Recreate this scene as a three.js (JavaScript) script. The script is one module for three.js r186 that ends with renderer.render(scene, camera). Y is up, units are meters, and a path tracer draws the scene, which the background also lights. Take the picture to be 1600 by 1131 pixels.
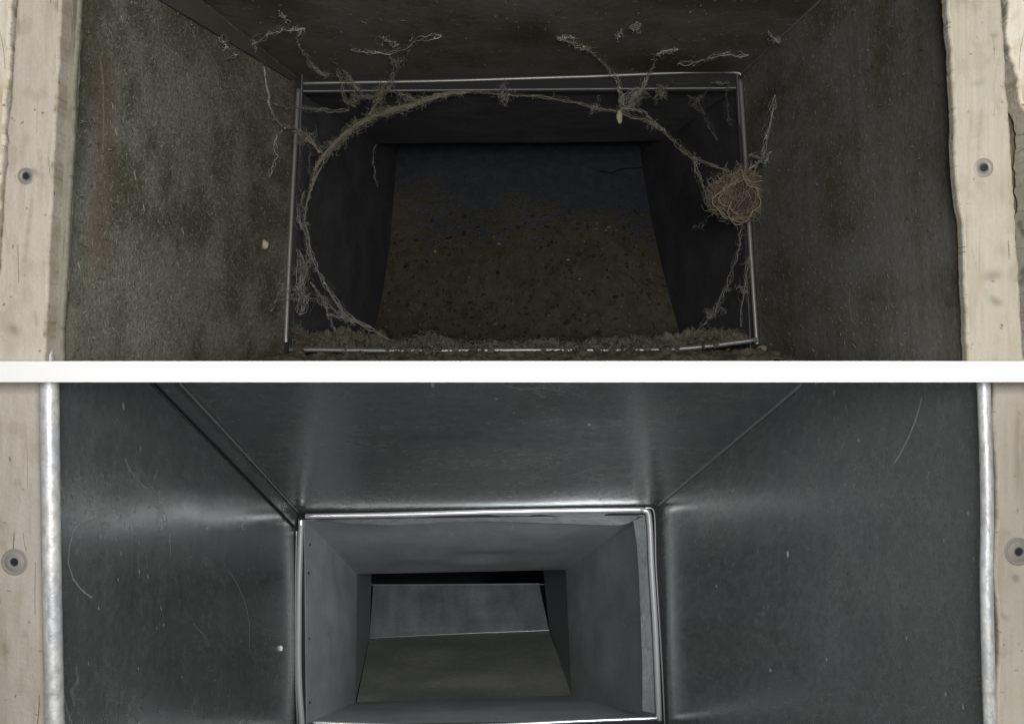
import * as THREE from 'three';
import { mergeGeometries } from 'three/addons/utils/BufferGeometryUtils.js';
import { RectAreaLightUniformsLib } from 'three/addons/lights/RectAreaLightUniformsLib.js';

// ------------------------------------------------------------------ camera, lamp, exposure
const scene = new THREE.Scene();
scene.background = new THREE.Color(0.004, 0.004, 0.0045);
const camera = new THREE.PerspectiveCamera(45, 1024 / 723, 0.01, 50);
camera.position.set(0, 0, 0);
camera.lookAt(0, 0, -1);
const renderer = new THREE.WebGLRenderer({ antialias: true });
renderer.toneMapping = THREE.LinearToneMapping;
renderer.toneMappingExposure = 1;
renderer.shadowMap.enabled = true;
RectAreaLightUniformsLib.init();
const LAMP = { pos: [0.06, 0.05, 0.17], w: 0.28, h: 0.18, i: 30, aim: [0.0, -0.02, -1], color: [1, 0.985, 0.965] };
const lamp = new THREE.RectAreaLight(new THREE.Color(...LAMP.color), LAMP.i, LAMP.w, LAMP.h);
lamp.position.set(...LAMP.pos);
lamp.lookAt(...LAMP.aim);
scene.add(lamp);
const FILL_TORCH = { pos: [0.18, -0.032, -0.2], aim: [-0.095, -0.40, -1.3], i: 2.0, angle: 0.34 };
const fill_torch = new THREE.SpotLight(new THREE.Color(0.97, 0.99, 1), FILL_TORCH.i, 0, FILL_TORCH.angle, 0.85, 2);  // added light that brightens the deep part of the clean duct
fill_torch.position.set(...FILL_TORCH.pos); fill_torch.target.position.set(...FILL_TORCH.aim); fill_torch.castShadow = true; fill_torch.shadow.radius = 1;
scene.add(fill_torch, fill_torch.target);

// ------------------------------------------------------------------ helpers
const V = (x, y, z) => new THREE.Vector3(x, y, z);
const FPX = 565.5 / Math.tan((22.5 * Math.PI) / 180);
const ray = (x, y) => V((x - 800) / FPX, (565.5 - y) / FPX, -1);
const P = (x, y, d) => ray(x, y).multiplyScalar(d);
const lerp = (a, b, t) => a + (b - a) * t;
const clamp = (x, a = 0, b = 1) => Math.min(b, Math.max(a, x));
const smooth = (a, b, x) => { const t = clamp((x - a) / (b - a)); return t * t * (3 - 2 * t); };
function rng(seed) { let a = seed >>> 0; return () => { a = (a + 0x6d2b79f5) | 0; let t = Math.imul(a ^ (a >>> 15), 1 | a); t = (t + Math.imul(t ^ (t >>> 7), 61 | t)) ^ t; return ((t ^ (t >>> 14)) >>> 0) / 4294967296; }; }
function hash(x, y, s) { let h = Math.imul(x, 374761393) + Math.imul(y, 668265263) + Math.imul(s, 1442695041); h = Math.imul(h ^ (h >>> 13), 1274126177); return ((h ^ (h >>> 16)) >>> 0) / 4294967296; }
function vn(x, y, s) { const i = Math.floor(x), j = Math.floor(y), u = x - i, v = y - j, a = u * u * (3 - 2 * u), b = v * v * (3 - 2 * v); return lerp(lerp(hash(i, j, s), hash(i + 1, j, s), a), lerp(hash(i, j + 1, s), hash(i + 1, j + 1, s), a), b); }
function fbm(x, y, s, o = 4) { let r = 0, a = 0.5, n = 0; for (let k = 0; k < o; k++) { r += a * vn(x, y, s + k * 17); n += a; a *= 0.5; x *= 2.03; y *= 2.03; } return r / n; }
class Plane3 { constructor(p, a, b) { this.p = p.clone(); this.n = a.clone().cross(b).normalize(); this.k = this.n.dot(p); } at(x, y) { const r = ray(x, y); return r.multiplyScalar(this.k / this.n.dot(r)); } }
const px = (p) => [800 + (FPX * p.x) / -p.z, 565.5 - (FPX * p.y) / -p.z];
const bil = (a, b, c, d) => (s, t) => a.clone().lerp(b, s).lerp(d.clone().lerp(c, s), t);      // a=(0,0) b=(1,0) c=(1,1) d=(0,1)

const used = {};
function numbered(n) { used[n] = (used[n] ?? -1) + 1; return used[n] ? `${n}_${String(used[n]).padStart(3, '0')}` : n; }
function thing(name, label, category, group, pos = [0, 0, 0]) { const g = new THREE.Group(); g.name = numbered(name); g.position.set(...pos); g.userData = { label, category }; if (group) g.userData.group = group; scene.add(g); return g; }
function mesh(name, geo, mat, parent) { const m = new THREE.Mesh(geo, mat); m.name = parent === scene ? numbered(name) : name; m.castShadow = m.receiveShadow = true; parent.add(m); return m; }
function single(name, geo, mat, label, category, group) { const m = mesh(name, geo, mat, scene); m.userData = { label, category }; if (group) m.userData.group = group; return m; }

// a sheet of metal with real thickness over fn(s,t); side = +1 / -1 says which way the back lies
function sheet(fn, ns, nt, thick = 0.0012, inside = null, disp = null) {
  const a = [], nrm = new THREE.Vector3();
  const e = 1e-3;
  for (let j = 0; j <= nt; j++) for (let i = 0; i <= ns; i++) {
    const s = i / ns, t = j / nt, p = fn(s, t);
    const s0 = Math.max(0, s - e), s1 = Math.min(1, s + e), t0 = Math.max(0, t - e), t1 = Math.min(1, t + e);
    nrm.copy(fn(s1, t).sub(fn(s0, t))).cross(fn(s, t1).sub(fn(s, t0))).normalize();
    if (inside && nrm.dot(inside.clone().sub(p)) < 0) nrm.negate();
    if (disp) p.addScaledVector(nrm, disp(s, t, p));
    a.push([p, p.clone().addScaledVector(nrm, -thick), s, t]);
  }
  const W = ns + 1, parts = [];
  const grid = (k) => {
    const pos = [], uv = [], idx = [];
    for (const q of a) { pos.push(q[k].x, q[k].y, q[k].z); uv.push(q[2], q[3]); }
    for (let j = 0; j < nt; j++) for (let i = 0; i < ns; i++) { const o = j * W + i; idx.push(o, o + 1, o + W, o + 1, o + W + 1, o + W); }
    const g = new THREE.BufferGeometry();
    g.setAttribute('position', new THREE.Float32BufferAttribute(pos, 3)); g.setAttribute('uv', new THREE.Float32BufferAttribute(uv, 2)); g.setIndex(idx); g.computeVertexNormals();
    // face the inside
    if (inside) { const n = g.getAttribute('normal'), m = (a.length / 2) | 0; const q = a[m][0]; const d = V(n.getX(m), n.getY(m), n.getZ(m)).dot(a[m][0].clone().sub(a[m][1])); if ((d < 0) === (k === 0)) { const ix = g.getIndex().array; for (let z = 0; z < ix.length; z += 3) { const w = ix[z]; ix[z] = ix[z + 1]; ix[z + 1] = w; } g.computeVertexNormals(); } }
    return g;
  };
  parts.push(grid(0), grid(1));
  const rim = []; for (let i = 0; i < ns; i++) rim.push(i); for (let j = 0; j < nt; j++) rim.push(j * W + ns); for (let i = ns; i > 0; i--) rim.push(nt * W + i); for (let j = nt; j > 0; j--) rim.push(j * W);
  const pos = [], uv = [], idx = [];
  for (let k = 0; k < rim.length; k++) { const q = a[rim[k]], w = a[rim[(k + 1) % rim.length]], o = pos.length / 3; for (const p of [q[0], w[0], w[1], q[1]]) pos.push(p.x, p.y, p.z); for (let z = 0; z < 4; z++) uv.push(q[2], q[3]); idx.push(o, o + 1, o + 2, o, o + 2, o + 3); }
  const g = new THREE.BufferGeometry(); g.setAttribute('position', new THREE.Float32BufferAttribute(pos, 3)); g.setAttribute('uv', new THREE.Float32BufferAttribute(uv, 2)); g.setIndex(idx); g.computeVertexNormals(); parts.push(g);
  return mergeGeometries(parts);
}
// collects tubes, crumbs and fibres into one geometry
class FB {
  constructor() { this.p = []; this.c = []; this.i = []; this.n = 0; }
  tube(pts, r, col = [1, 1, 1], sides = 4) {
    const n = pts.length, t = V(0, 0, 0), u = V(0, 0, 0), w = V(0, 0, 0), base = this.n;
    for (let k = 0; k < n; k++) {
      t.copy(pts[Math.min(n - 1, k + 1)]).sub(pts[Math.max(0, k - 1)]).normalize();
      if (k === 0 || Math.abs(u.dot(t)) > 0.9) u.set(0.31, 0.77, 0.55).cross(t).normalize(); else u.addScaledVector(t, -u.dot(t)).normalize();
      w.crossVectors(t, u);
      const rr = typeof r === 'function' ? r(k / (n - 1)) : r;
      for (let q = 0; q < sides; q++) { const an = (q / sides) * 6.2832, c = Math.cos(an) * rr, s = Math.sin(an) * rr; this.p.push(pts[k].x + u.x * c + w.x * s, pts[k].y + u.y * c + w.y * s, pts[k].z + u.z * c + w.z * s); this.c.push(...col); this.n++; }
      if (k) for (let q = 0; q < sides; q++) { const a = base + (k - 1) * sides + q, b = base + (k - 1) * sides + ((q + 1) % sides); this.i.push(a, b, a + sides, b, b + sides, a + sides); }
    }
    const e = base + (n - 1) * sides;
    for (let q = 1; q < sides - 1; q++) { this.i.push(base, base + q + 1, base + q); this.i.push(e, e + q, e + q + 1); }
  }
  crumb(p, r, rnd, col = [1, 1, 1]) {
    const g = new THREE.IcosahedronGeometry(r, r > 0.0011 ? 1 : 0), a = g.getAttribute('position'), map = {};
    const sx = 0.6 + rnd() * 0.8, sy = 0.5 + rnd() * 0.7, sz = 0.6 + rnd() * 0.8;
    for (let k = 0; k < a.count; k++) { const key = `${a.getX(k).toFixed(6)},${a.getY(k).toFixed(6)},${a.getZ(k).toFixed(6)}`; if (map[key] === undefined) { const m = 0.75 + rnd() * 0.5; map[key] = this.n++; this.p.push(p.x + a.getX(k) * sx * m, p.y + a.getY(k) * sy * m, p.z + a.getZ(k) * sz * m); this.c.push(...col); } this.i.push(map[key]); }
  }
  geo() { const g = new THREE.BufferGeometry(); g.setAttribute('position', new THREE.Float32BufferAttribute(this.p, 3)); g.setAttribute('color', new THREE.Float32BufferAttribute(this.c, 3)); g.setIndex(this.i); g.computeVertexNormals(); return g; }
}
function spline(pts, n) { return new THREE.CatmullRomCurve3(pts, false, 'centripetal').getPoints(n); }

// ------------------------------------------------------------------ textures
const enc = (x) => { x = clamp(x); return x <= 0.0031308 ? 12.92 * x : 1.055 * Math.pow(x, 1 / 2.4) - 0.055; };
class Tex {                                                   // surface of wm x hm metres, N pixels on the long side
  constructor(wm, hm, N = 768) { this.wm = wm; this.hm = hm; this.w = Math.max(64, Math.round((N * wm) / Math.max(wm, hm))); this.h = Math.max(64, Math.round((N * hm) / Math.max(wm, hm))); const n = this.w * this.h; this.c = new Float32Array(n * 3); this.b = new Float32Array(n); this.r = new Float32Array(n); this.m = new Float32Array(n); }
  fill(fn) { for (let j = 0; j < this.h; j++) for (let i = 0; i < this.w; i++) { const k = j * this.w + i, q = fn((i / this.w) * this.wm, (j / this.h) * this.hm, i / this.w, j / this.h); this.c[3 * k] = q.c[0]; this.c[3 * k + 1] = q.c[1]; this.c[3 * k + 2] = q.c[2]; this.b[k] = q.b ?? 0.5; this.r[k] = q.r; this.m[k] = q.m ?? 0; } return this; }
  // soft stroke: points in metres, half width in metres, mix colour, bump and roughness
  stroke(pts, hw, col, a, db = 0, rough = null) {
    const sx = this.w / this.wm, sy = this.h / this.hm;
    for (let z = 0; z < pts.length - 1; z++) {
      const [x0, y0] = pts[z], [x1, y1] = pts[z + 1], R = hw * 1.6;
      const i0 = Math.max(0, Math.floor((Math.min(x0, x1) - R) * sx)), i1 = Math.min(this.w - 1, Math.ceil((Math.max(x0, x1) + R) * sx));
      const j0 = Math.max(0, Math.floor((Math.min(y0, y1) - R) * sy)), j1 = Math.min(this.h - 1, Math.ceil((Math.max(y0, y1) + R) * sy));
      const dx = x1 - x0, dy = y1 - y0, L = dx * dx + dy * dy + 1e-12;
      for (let j = j0; j <= j1; j++) for (let i = i0; i <= i1; i++) {
        const x = i / sx - x0, y = j / sy - y0, t = clamp((x * dx + y * dy) / L), d = Math.hypot(x - t * dx, y - t * dy) / hw;
        if (d > 1.5) continue;
        const f = Math.exp(-d * d * 2) * a, k = j * this.w + i;
        for (let q = 0; q < 3; q++) this.c[3 * k + q] = lerp(this.c[3 * k + q], col[q], f);
        this.b[k] += db * f; if (rough !== null) { this.r[k] = lerp(this.r[k], rough, f); this.m[k] = lerp(this.m[k], 0, f); }
      }
    }
  }
  fibres(n, seed, len, hw, cols, a, db = 0.3, rough = null, where = null, straight = 0) {
    const R = rng(seed);
    for (let k = 0; k < n; k++) {
      const x = R() * this.wm, y = R() * this.hm; if (where && R() > where(x, y)) continue;
      let an = straight ? Math.PI / 2 + (R() - 0.5) * straight : R() * 6.283; const L = len * (0.4 + R()), st = 4, p = [[x, y]], cv = (R() - 0.5) * (straight ? 0.5 : 2.2);
      for (let q = 0; q < st; q++) { an += cv / st; p.push([p[q][0] + (Math.cos(an) * L) / st, p[q][1] + (Math.sin(an) * L) / st]); }
      this.stroke(p, hw * (0.6 + 0.8 * R()), cols[(R() * cols.length) | 0], a * (0.3 + 0.7 * R()), db, rough);
    }
    return this;
  }
  data(fn, srgb) { const d = new Uint8Array(this.w * this.h * 4); for (let k = 0; k < this.w * this.h; k++) { const q = fn(k); d[4 * k] = q[0] * 255 + 0.5; d[4 * k + 1] = q[1] * 255 + 0.5; d[4 * k + 2] = q[2] * 255 + 0.5; d[4 * k + 3] = 255; } const t = new THREE.DataTexture(d, this.w, this.h, THREE.RGBAFormat); t.magFilter = THREE.LinearFilter; t.minFilter = THREE.LinearFilter; t.wrapS = t.wrapT = THREE.ClampToEdgeWrapping; if (srgb) t.colorSpace = THREE.SRGBColorSpace; t.needsUpdate = true; return t; }
  material(bump = 0.0004, opt = {}) {
    const map = this.data((k) => [enc(this.c[3 * k]), enc(this.c[3 * k + 1]), enc(this.c[3 * k + 2])], true);
    const rm = this.data((k) => [0, clamp(this.r[k]), clamp(this.m[k])]);
    const bm = this.data((k) => { const v = clamp(this.b[k]); return [v, v, v]; });
    return new THREE.MeshStandardMaterial({ map, roughnessMap: rm, metalnessMap: rm, bumpMap: bm, bumpScale: bump, roughness: 1, metalness: 1, side: THREE.DoubleSide, ...opt });
  }
}
// finds (s,t) of a surface under a photo pixel
function findST(fn, x, y) {
  let bs = 0.5, bt = 0.5, w = 0.5;
  for (let it = 0; it < 9; it++) { let best = 1e9, cs = bs, ct = bt; for (let i = -6; i <= 6; i++) for (let j = -6; j <= 6; j++) { const s = bs + (i / 6) * w, t = bt + (j / 6) * w, q = px(fn(s, t)), d = Math.hypot(q[0] - x, q[1] - y); if (d < best) { best = d; cs = s; ct = t; } } bs = cs; bt = ct; w *= 0.4; }
  return [bs, bt];
}
const mix3 = (a, b, t) => [lerp(a[0], b[0], t), lerp(a[1], b[1], t), lerp(a[2], b[2], t)];
const mul3 = (a, k) => [a[0] * k, a[1] * k, a[2] * k];
const plain = (c, r, m = 0, o = {}) => new THREE.MeshStandardMaterial({ color: new THREE.Color().setRGB(...c), roughness: r, metalness: m, side: THREE.DoubleSide, ...o });

// ------------------------------------------------------------------ the dirty duct (upper opening): front boot
const UV_ = [833, 415], udir = ray(...UV_).normalize();
const uTL = P(462, 118, 0.8), uTR = P(1160, 114, 0.8), uBL = P(443, 556, 0.755), uBR = P(1187, 548, 0.755);
const uIn = P(815, 330, 0.6);
const uLeft = new Plane3(uTL, uBL.clone().sub(uTL), udir), uRight = new Plane3(uTR, uBR.clone().sub(uTR), udir), uTop = new Plane3(uTL, uTR.clone().sub(uTL), udir), uBot = new Plane3(uBL, uBR.clone().sub(uBL), udir);
// s: back to front, t: bottom to top; the lower edge follows the floor corner, then runs out behind the white board
const uL = (s, t) => { const xb = lerp(443, 94, s), yb = xb > 399 ? lerp(556, 572, (443 - xb) / 44) : lerp(572, 596, (399 - xb) / 305); return uLeft.at(xb, yb + 1).lerp(uLeft.at(lerp(462, 122, s), lerp(118, -158, s)), t); };
const uR = (s, t) => { const xb = lerp(1187, 1521, s), yb = xb < 1251 ? lerp(548, 572, (xb - 1187) / 64) : lerp(572, 596, (xb - 1251) / 270); return uRight.at(xb, yb + 1).lerp(uRight.at(lerp(1160, 1476, s), lerp(114, -181, s)), t); };
const uT = bil(uTL, uTop.at(150, -130), uTop.at(1430, -130), uTR);      // t: left to right
const uB = bil(uBL, uBot.at(399, 572), uBot.at(1251, 572), uBR);

const dirty = thing('air_duct', 'dirty dark sheet metal duct mouth with dusty walls, behind the upper pair of frame boards', 'duct');
const grime = [0.17, 0.16, 0.102], steel = [0.5, 0.505, 0.48];
{
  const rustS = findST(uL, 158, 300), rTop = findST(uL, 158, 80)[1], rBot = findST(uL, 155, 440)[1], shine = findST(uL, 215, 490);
  const T = new Tex(0.42, 0.36, 1024).fill((x, y, s, t) => {
    const n = fbm(x * 30, y * 30, 3, 5), f = fbm(x * 260, y * 260, 9, 3), g = fbm(x * 700, y * 700, 12, 2);
    let d = clamp(0.6 + (n - 0.5) * 2.6 + (f - 0.5) * 0.8 - 1.7 * (Math.exp(-((s - shine[0]) ** 2 / 0.03 + (t - shine[1]) ** 2 / 0.03)) + 0.5 * Math.exp(-((s - shine[0] + 0.1) ** 2 / 0.02 + (t - 0.72) ** 2 / 0.03))) * smooth(0.25, 0.75, f * 0.6 + n * 0.5));  // glossy patches put into the colour as paler metal with less dust
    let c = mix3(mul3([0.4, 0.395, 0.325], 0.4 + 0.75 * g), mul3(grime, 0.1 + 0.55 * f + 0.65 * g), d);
    const ol = smooth(0.5, 0.75, fbm(x * 9 + 4, y * 9, 31, 3)); c = mix3(c, [0.07, 0.072, 0.04], ol * 0.5);
    const rw = Math.abs(s - rustS[0] + 0.02 * (fbm(y * 14, 2, 5) - 0.5)), ru = (1 - smooth(0.015, 0.085, rw)) * smooth(0.1, 0.4, fbm(y * 20, x * 60, 41, 4) + 0.15) * smooth(rBot - 0.06, rBot + 0.1, t) * (1 - smooth(rTop - 0.1, rTop + 0.04, t));
    c = mix3(c, [0.17, 0.125, 0.088], ru * 0.75);
    return { c, b: 0.3 + 0.4 * f + 0.25 * g, r: lerp(0.42, 0.85, clamp(d + ru)), m: lerp(0.25, 0.1, clamp(d + ru)) };
  });
  T.fibres(12000, 11, 0.0045, 0.00032, [[0.02, 0.02, 0.016], [0.45, 0.43, 0.36], [0.6, 0.575, 0.49], [0.025, 0.025, 0.02]], 0.85, 0.3, 0.9, (x) => smooth(0.4, 0.3, x));
  T.fibres(420, 14, 0.0018, 0.00045, [[0.6, 0.58, 0.5]], 0.8, 0.5, 0.9);
  const st = (pts, hw, col, a) => T.stroke(pts.map(([x, y]) => { const q = findST(uL, x, y); return [q[0] * T.wm, q[1] * T.hm]; }), hw, col, a, 0.3, 0.9);
  st([[156, 90], [161, 130], [162, 190], [160, 250]], 0.0022, [0.3, 0.25, 0.16], 0.7);
  st([[144, 201], [128, 207], [119, 225], [111, 255], [110, 280], [118, 305], [131, 316]], 0.0009, [0.36, 0.35, 0.31], 0.75);
  for (const [x, y] of [[189, 30], [174, 163], [180, 207], [122, 414], [222, 325], [208, 275], [284, 362]]) st([[x, y - 4], [x + 2, y + 4]], 0.0012, [0.6, 0.58, 0.52], 0.95);
  for (const [x, y] of [[105, 432], [99, 470], [92, 500], [97, 510], [107, 440]]) st([[x, y - 9], [x - 3, y + 9]], 0.0016, [0.5, 0.45, 0.34], 0.8);
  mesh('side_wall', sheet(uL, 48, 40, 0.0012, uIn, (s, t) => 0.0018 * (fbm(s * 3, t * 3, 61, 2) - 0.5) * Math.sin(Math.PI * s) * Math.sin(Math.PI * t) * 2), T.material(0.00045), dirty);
}
{
  const T = new Tex(0.42, 0.36, 1024).fill((x, y, s, t) => {
    const n = fbm(x * 18, y * 30, 103, 5), f = fbm(x * 240, y * 260, 109, 3), g = fbm(x * 620, y * 700, 112, 2), v = fbm(x * 70, y * 6, 117, 3);
    const d = clamp(0.62 + (n - 0.5) * 1.2 + (f - 0.5) * 0.6);
    let c = mix3(mul3(steel, 0.5 + 0.3 * g + 0.4 * v), mul3(grime, 0.2 + 0.5 * f + 0.45 * g), d);
    c = mix3(c, [0.1, 0.075, 0.06], 0.3 * smooth(0.55, 0.75, v));
    return { c, b: 0.35 + 0.3 * f + 0.2 * g, r: lerp(0.42, 0.8, d), m: lerp(0.55, 0.15, d) };
  });
  T.fibres(6500, 21, 0.0035, 0.00025, [[0.02, 0.02, 0.016], [0.4, 0.39, 0.35], [0.55, 0.53, 0.48]], 0.7, 0.3, 0.9, (x) => 1.15 - x / 0.42);
  T.fibres(1500, 22, 0.004, 0.0003, [[0.7, 0.69, 0.62]], 0.8, 0.4, 0.9, (x) => 1.2 - x / 0.42, 0.7);
  T.fibres(160, 24, 0.0016, 0.0005, [[0.6, 0.58, 0.52]], 0.8, 0.5, 0.9);
  const st = (pts, hw, col, a) => T.stroke(pts.map(([x, y]) => { const q = findST(uR, x, y); return [q[0] * T.wm, q[1] * T.hm]; }), hw, col, a, 0.3, 0.9);
  st([[1329, 452], [1328, 475], [1331, 500], [1338, 508]], 0.0008, [0.4, 0.38, 0.34], 0.8);
  st([[1328, 22], [1334, 12]], 0.0009, [0.4, 0.38, 0.34], 0.6); st([[1491, 480], [1493, 500], [1488, 508]], 0.0016, [0.3, 0.27, 0.15], 0.8);
  for (const [x, y] of [[1475, 475], [1466, 532], [1492, 535], [1417, 112], [1453, 40], [1315, 231]]) st([[x, y - 2], [x, y + 3]], 0.0013, [0.4, 0.36, 0.3], 0.7);
  mesh('side_wall', sheet(uR, 48, 40, 0.0012, uIn, (s, t) => 0.0018 * (fbm(s * 3, t * 3, 71, 2) - 0.5) * Math.sin(Math.PI * s) * Math.sin(Math.PI * t) * 2), T.material(0.0004), dirty);
}
{
  const T = new Tex(0.3, 0.41, 768).fill((x, y, s, t) => {
    const n = fbm(x * 20, y * 24, 203, 5), f = fbm(x * 200, y * 200, 209, 3), g = fbm(x * 600, y * 600, 212, 2), d = clamp(0.75 + (n - 0.5) * 1.2);
    let c = mix3(mul3(steel, 0.7), mul3(grime, 0.4 + 0.5 * f + 0.3 * g), d); c = mix3(c, [0.075, 0.066, 0.03], 0.8 * smooth(0.45, 0.7, fbm(x * 9, y * 9, 233, 3)));
    return { c, b: 0.3 + 0.4 * f + 0.2 * g, r: lerp(0.5, 0.9, d), m: lerp(0.5, 0.1, d) };
  });
  T.fibres(2200, 31, 0.005, 0.0004, [[0.02, 0.02, 0.016], [0.14, 0.13, 0.1], [0.2, 0.18, 0.14]], 0.7, 0.3, 0.9);
  T.fibres(150, 34, 0.004, 0.0006, [[0.5, 0.46, 0.36]], 0.8, 0.5, 0.9);
  mesh('ceiling', sheet(uT, 40, 40, 0.0012, uIn), T.material(0.0005), dirty);
}
{
  const T = new Tex(0.28, 0.41, 512).fill((x, y) => { const f = fbm(x * 160, y * 160, 309, 4); return { c: mul3([0.13, 0.11, 0.083], 0.35 + f), b: f, r: 0.95, m: 0 }; });
  mesh('floor', sheet(uB, 30, 30, 0.0012, uIn), T.material(0.002), dirty);
}
// folded seam along the upper left corner, painted flange at the left mouth
const steelDusty = plain([0.1, 0.094, 0.076], 0.75, 0.1), shadeBlack = plain([0.02, 0.02, 0.02], 0.85, 0), darkSteel = plain([0.05, 0.05, 0.052], 0.5, 0.6);
{
  const off = (p, k) => p.addScaledVector(uIn.clone().sub(p).normalize(), k);
  const a = bil(off(uLeft.at(452, 123), 0.003), off(uLeft.at(150, -62), 0.003), off(uLeft.at(212, -80), 0.003), off(uLeft.at(461, 121), 0.003));
  mesh('seam_strip', sheet(a, 40, 2, 0.0022, uIn, (s) => 0.0004 * Math.sin(s * 23)), steelDusty, dirty);
}

{
  const off = (p, k) => p.addScaledVector(uIn.clone().sub(p).normalize(), k), b = new FB();
  b.tube(spline([off(uTop.at(1162, 112), 0.001), off(uTop.at(1223, 56), 0.0012), off(uTop.at(1300, -15), 0.001)], 30), 0.0011, [1, 1, 1], 6); const g = b.geo(); g.deleteAttribute('color');
  mesh('corner_fold', g, plain([0.3, 0.3, 0.29], 0.5, 0.3), dirty);
}
// ------------------------------------------------------------------ the branch duct behind it, with its rim
const Ld = (y) => lerp(0.8, 0.755, (y - 118) / 438);
function barTube(pts, r, n = 40) { const b = new FB(); b.tube(spline(pts, n), r, [1, 1, 1], 10); const g = b.geo(); g.deleteAttribute('color'); return g; }
const dirtyBranch = thing('branch_duct', 'dark branch duct with dust-edged steel rim and a gritty ramp, deep inside the upper opening', 'duct');
const rimDull = plain([0.34, 0.34, 0.315], 0.46, 0.7);
{
  const XL = -0.2, XR = 0.213, sl = 0.14;
  const yTop = (d) => lerp(0.252, 0.252 + sl * 0.45, (d - 0.79) / 0.45);
  const iTL = P(474, 143, 0.795), iTR = P(1150, 138, 0.795), iBL = P(455, 556, 0.76), iBR = P(1176, 548, 0.76);
  // flange between boot and opening
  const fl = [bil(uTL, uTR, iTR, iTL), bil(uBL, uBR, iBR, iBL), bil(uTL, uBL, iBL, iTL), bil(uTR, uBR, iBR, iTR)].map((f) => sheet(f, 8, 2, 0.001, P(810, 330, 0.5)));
  mesh('flange', mergeGeometries(fl), shadeBlack, dirtyBranch);  // near black painted in for the shade between boot and opening
  mesh('rim_bar', barTube([P(466, 140, Ld(140) - 0.004), P(459, 260, Ld(260) - 0.004), P(452, 400, Ld(400) - 0.004), P(446, 535, Ld(535) - 0.004)], 0.0022), rimDull, dirtyBranch);
  mesh('rim_bar', barTube([P(1157, 125, Ld(125) - 0.004), P(1164, 230, Ld(230) - 0.004), P(1172, 370, Ld(370) - 0.004), P(1183, 538, Ld(538) - 0.004)], 0.0021), rimDull, dirtyBranch);
  mesh('rim_bar', barTube([P(474, 130, Ld(125) - 0.003), P(700, 126, Ld(125) - 0.003), P(900, 120, Ld(120) - 0.003), P(1154, 114, Ld(114) - 0.003), P(1158, 117, Ld(114) - 0.003)], 0.0015), rimDull, dirtyBranch);
  mesh('rim_bar', barTube([P(452, 546, 0.75), P(640, 548, 0.75), P(820, 547, 0.75), P(1060, 545, 0.75), P(1183, 531, 0.75)], 0.0022), rimDull, dirtyBranch);
  // inner lip under the top bar
  mesh('lip', sheet(bil(P(476, 143, 0.792), P(1148, 139, 0.792), P(1148, 143, 0.80), P(476, 147, 0.80)), 30, 1, 0.001), shadeBlack, dirtyBranch);  // lip coloured near black in place of its shade
  const S = (n, k) => new Tex(0.5, 0.4, 512).fill((x, y) => { const a = fbm(x * 30, y * 30, n, 4), f = fbm(x * 200, y * 200, n + 7, 3); return { c: mul3([0.06, 0.06, 0.066], k * (0.6 + 0.5 * a + 0.4 * f)), b: 0.3 + 0.5 * f, r: 0.6 + 0.3 * a, m: 0.45 }; });
  const left = bil(V(iBL.x - 0.001, -0.06, -0.757), V(-0.202, -0.06, -1.75), V(-0.202, 0.62, -1.75), V(iTL.x - 0.001, 0.262, -0.796));
  const right = bil(V(iBR.x + 0.001, -0.06, -0.757), V(0.213, -0.06, -1.75), V(0.213, 0.62, -1.75), V(iTR.x + 0.001, 0.262, -0.796));
  const inn = V(0, 0.15, -1);
  const wm = S(401, 2.2);
  wm.fibres(400, 43, 0.004, 0.0004, [[0.2, 0.2, 0.17]], 0.6, 0.3, 0.9);
  const wmat = wm.material(0.0003);
  mesh('side_wall', sheet(left, 30, 20, 0.0012, inn), wmat, dirtyBranch);
  mesh('side_wall', sheet(right, 30, 20, 0.0012, inn), wmat, dirtyBranch);
  const tTop = S(431, 4); tTop.fibres(300, 44, 0.01, 0.0005, [[0.03, 0.03, 0.03], [0.15, 0.14, 0.12]], 0.5, 0.3);
  mesh('ceiling', sheet(bil(iTL, P(588, 225, 1.27), P(1036, 220, 1.22), iTR), 40, 24, 0.001, inn, (s, t) => 0.003 * (fbm(s * 3, t * 4, 77, 2) - 0.5) * s), tTop.material(0.0005), dirtyBranch);
  // shaft wall above the lip, closes the elbow
  mesh('shaft_wall', sheet(bil(V(-0.202, 0.62, -1.75), V(0.213, 0.62, -1.75), V(0.213, 0.3, -1.75), V(-0.202, 0.3, -1.75)), 4, 4, 0.0012, inn), darkSteel, dirtyBranch);
  const prof = (arr, X) => { const c = new THREE.CatmullRomCurve3(arr.map(([x, y]) => { const d = (X * FPX) / (x - 800); return P(x, y, d); })); return c; };
  const cl = new THREE.CatmullRomCurve3([V(-0.2, -0.05, -0.8), V(-0.2, -0.02, -1.02), ...[[582, 515], [605, 400], [614, 310], [621, 228], [624, 180]].map(([x, y]) => P(x, y, (-0.2 * FPX) / (x - 800)))]);
  const cr = new THREE.CatmullRomCurve3([V(0.211, -0.05, -0.8), V(0.211, -0.02, -0.98), ...[[1063, 515], [1026, 370], [1010, 290], [1000, 222], [996, 180]].map(([x, y]) => P(x, y, (0.212 * FPX) / (x - 800)))]);
  const ramp = (s, t) => cl.getPoint(s).lerp(cr.getPoint(s), t);
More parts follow.
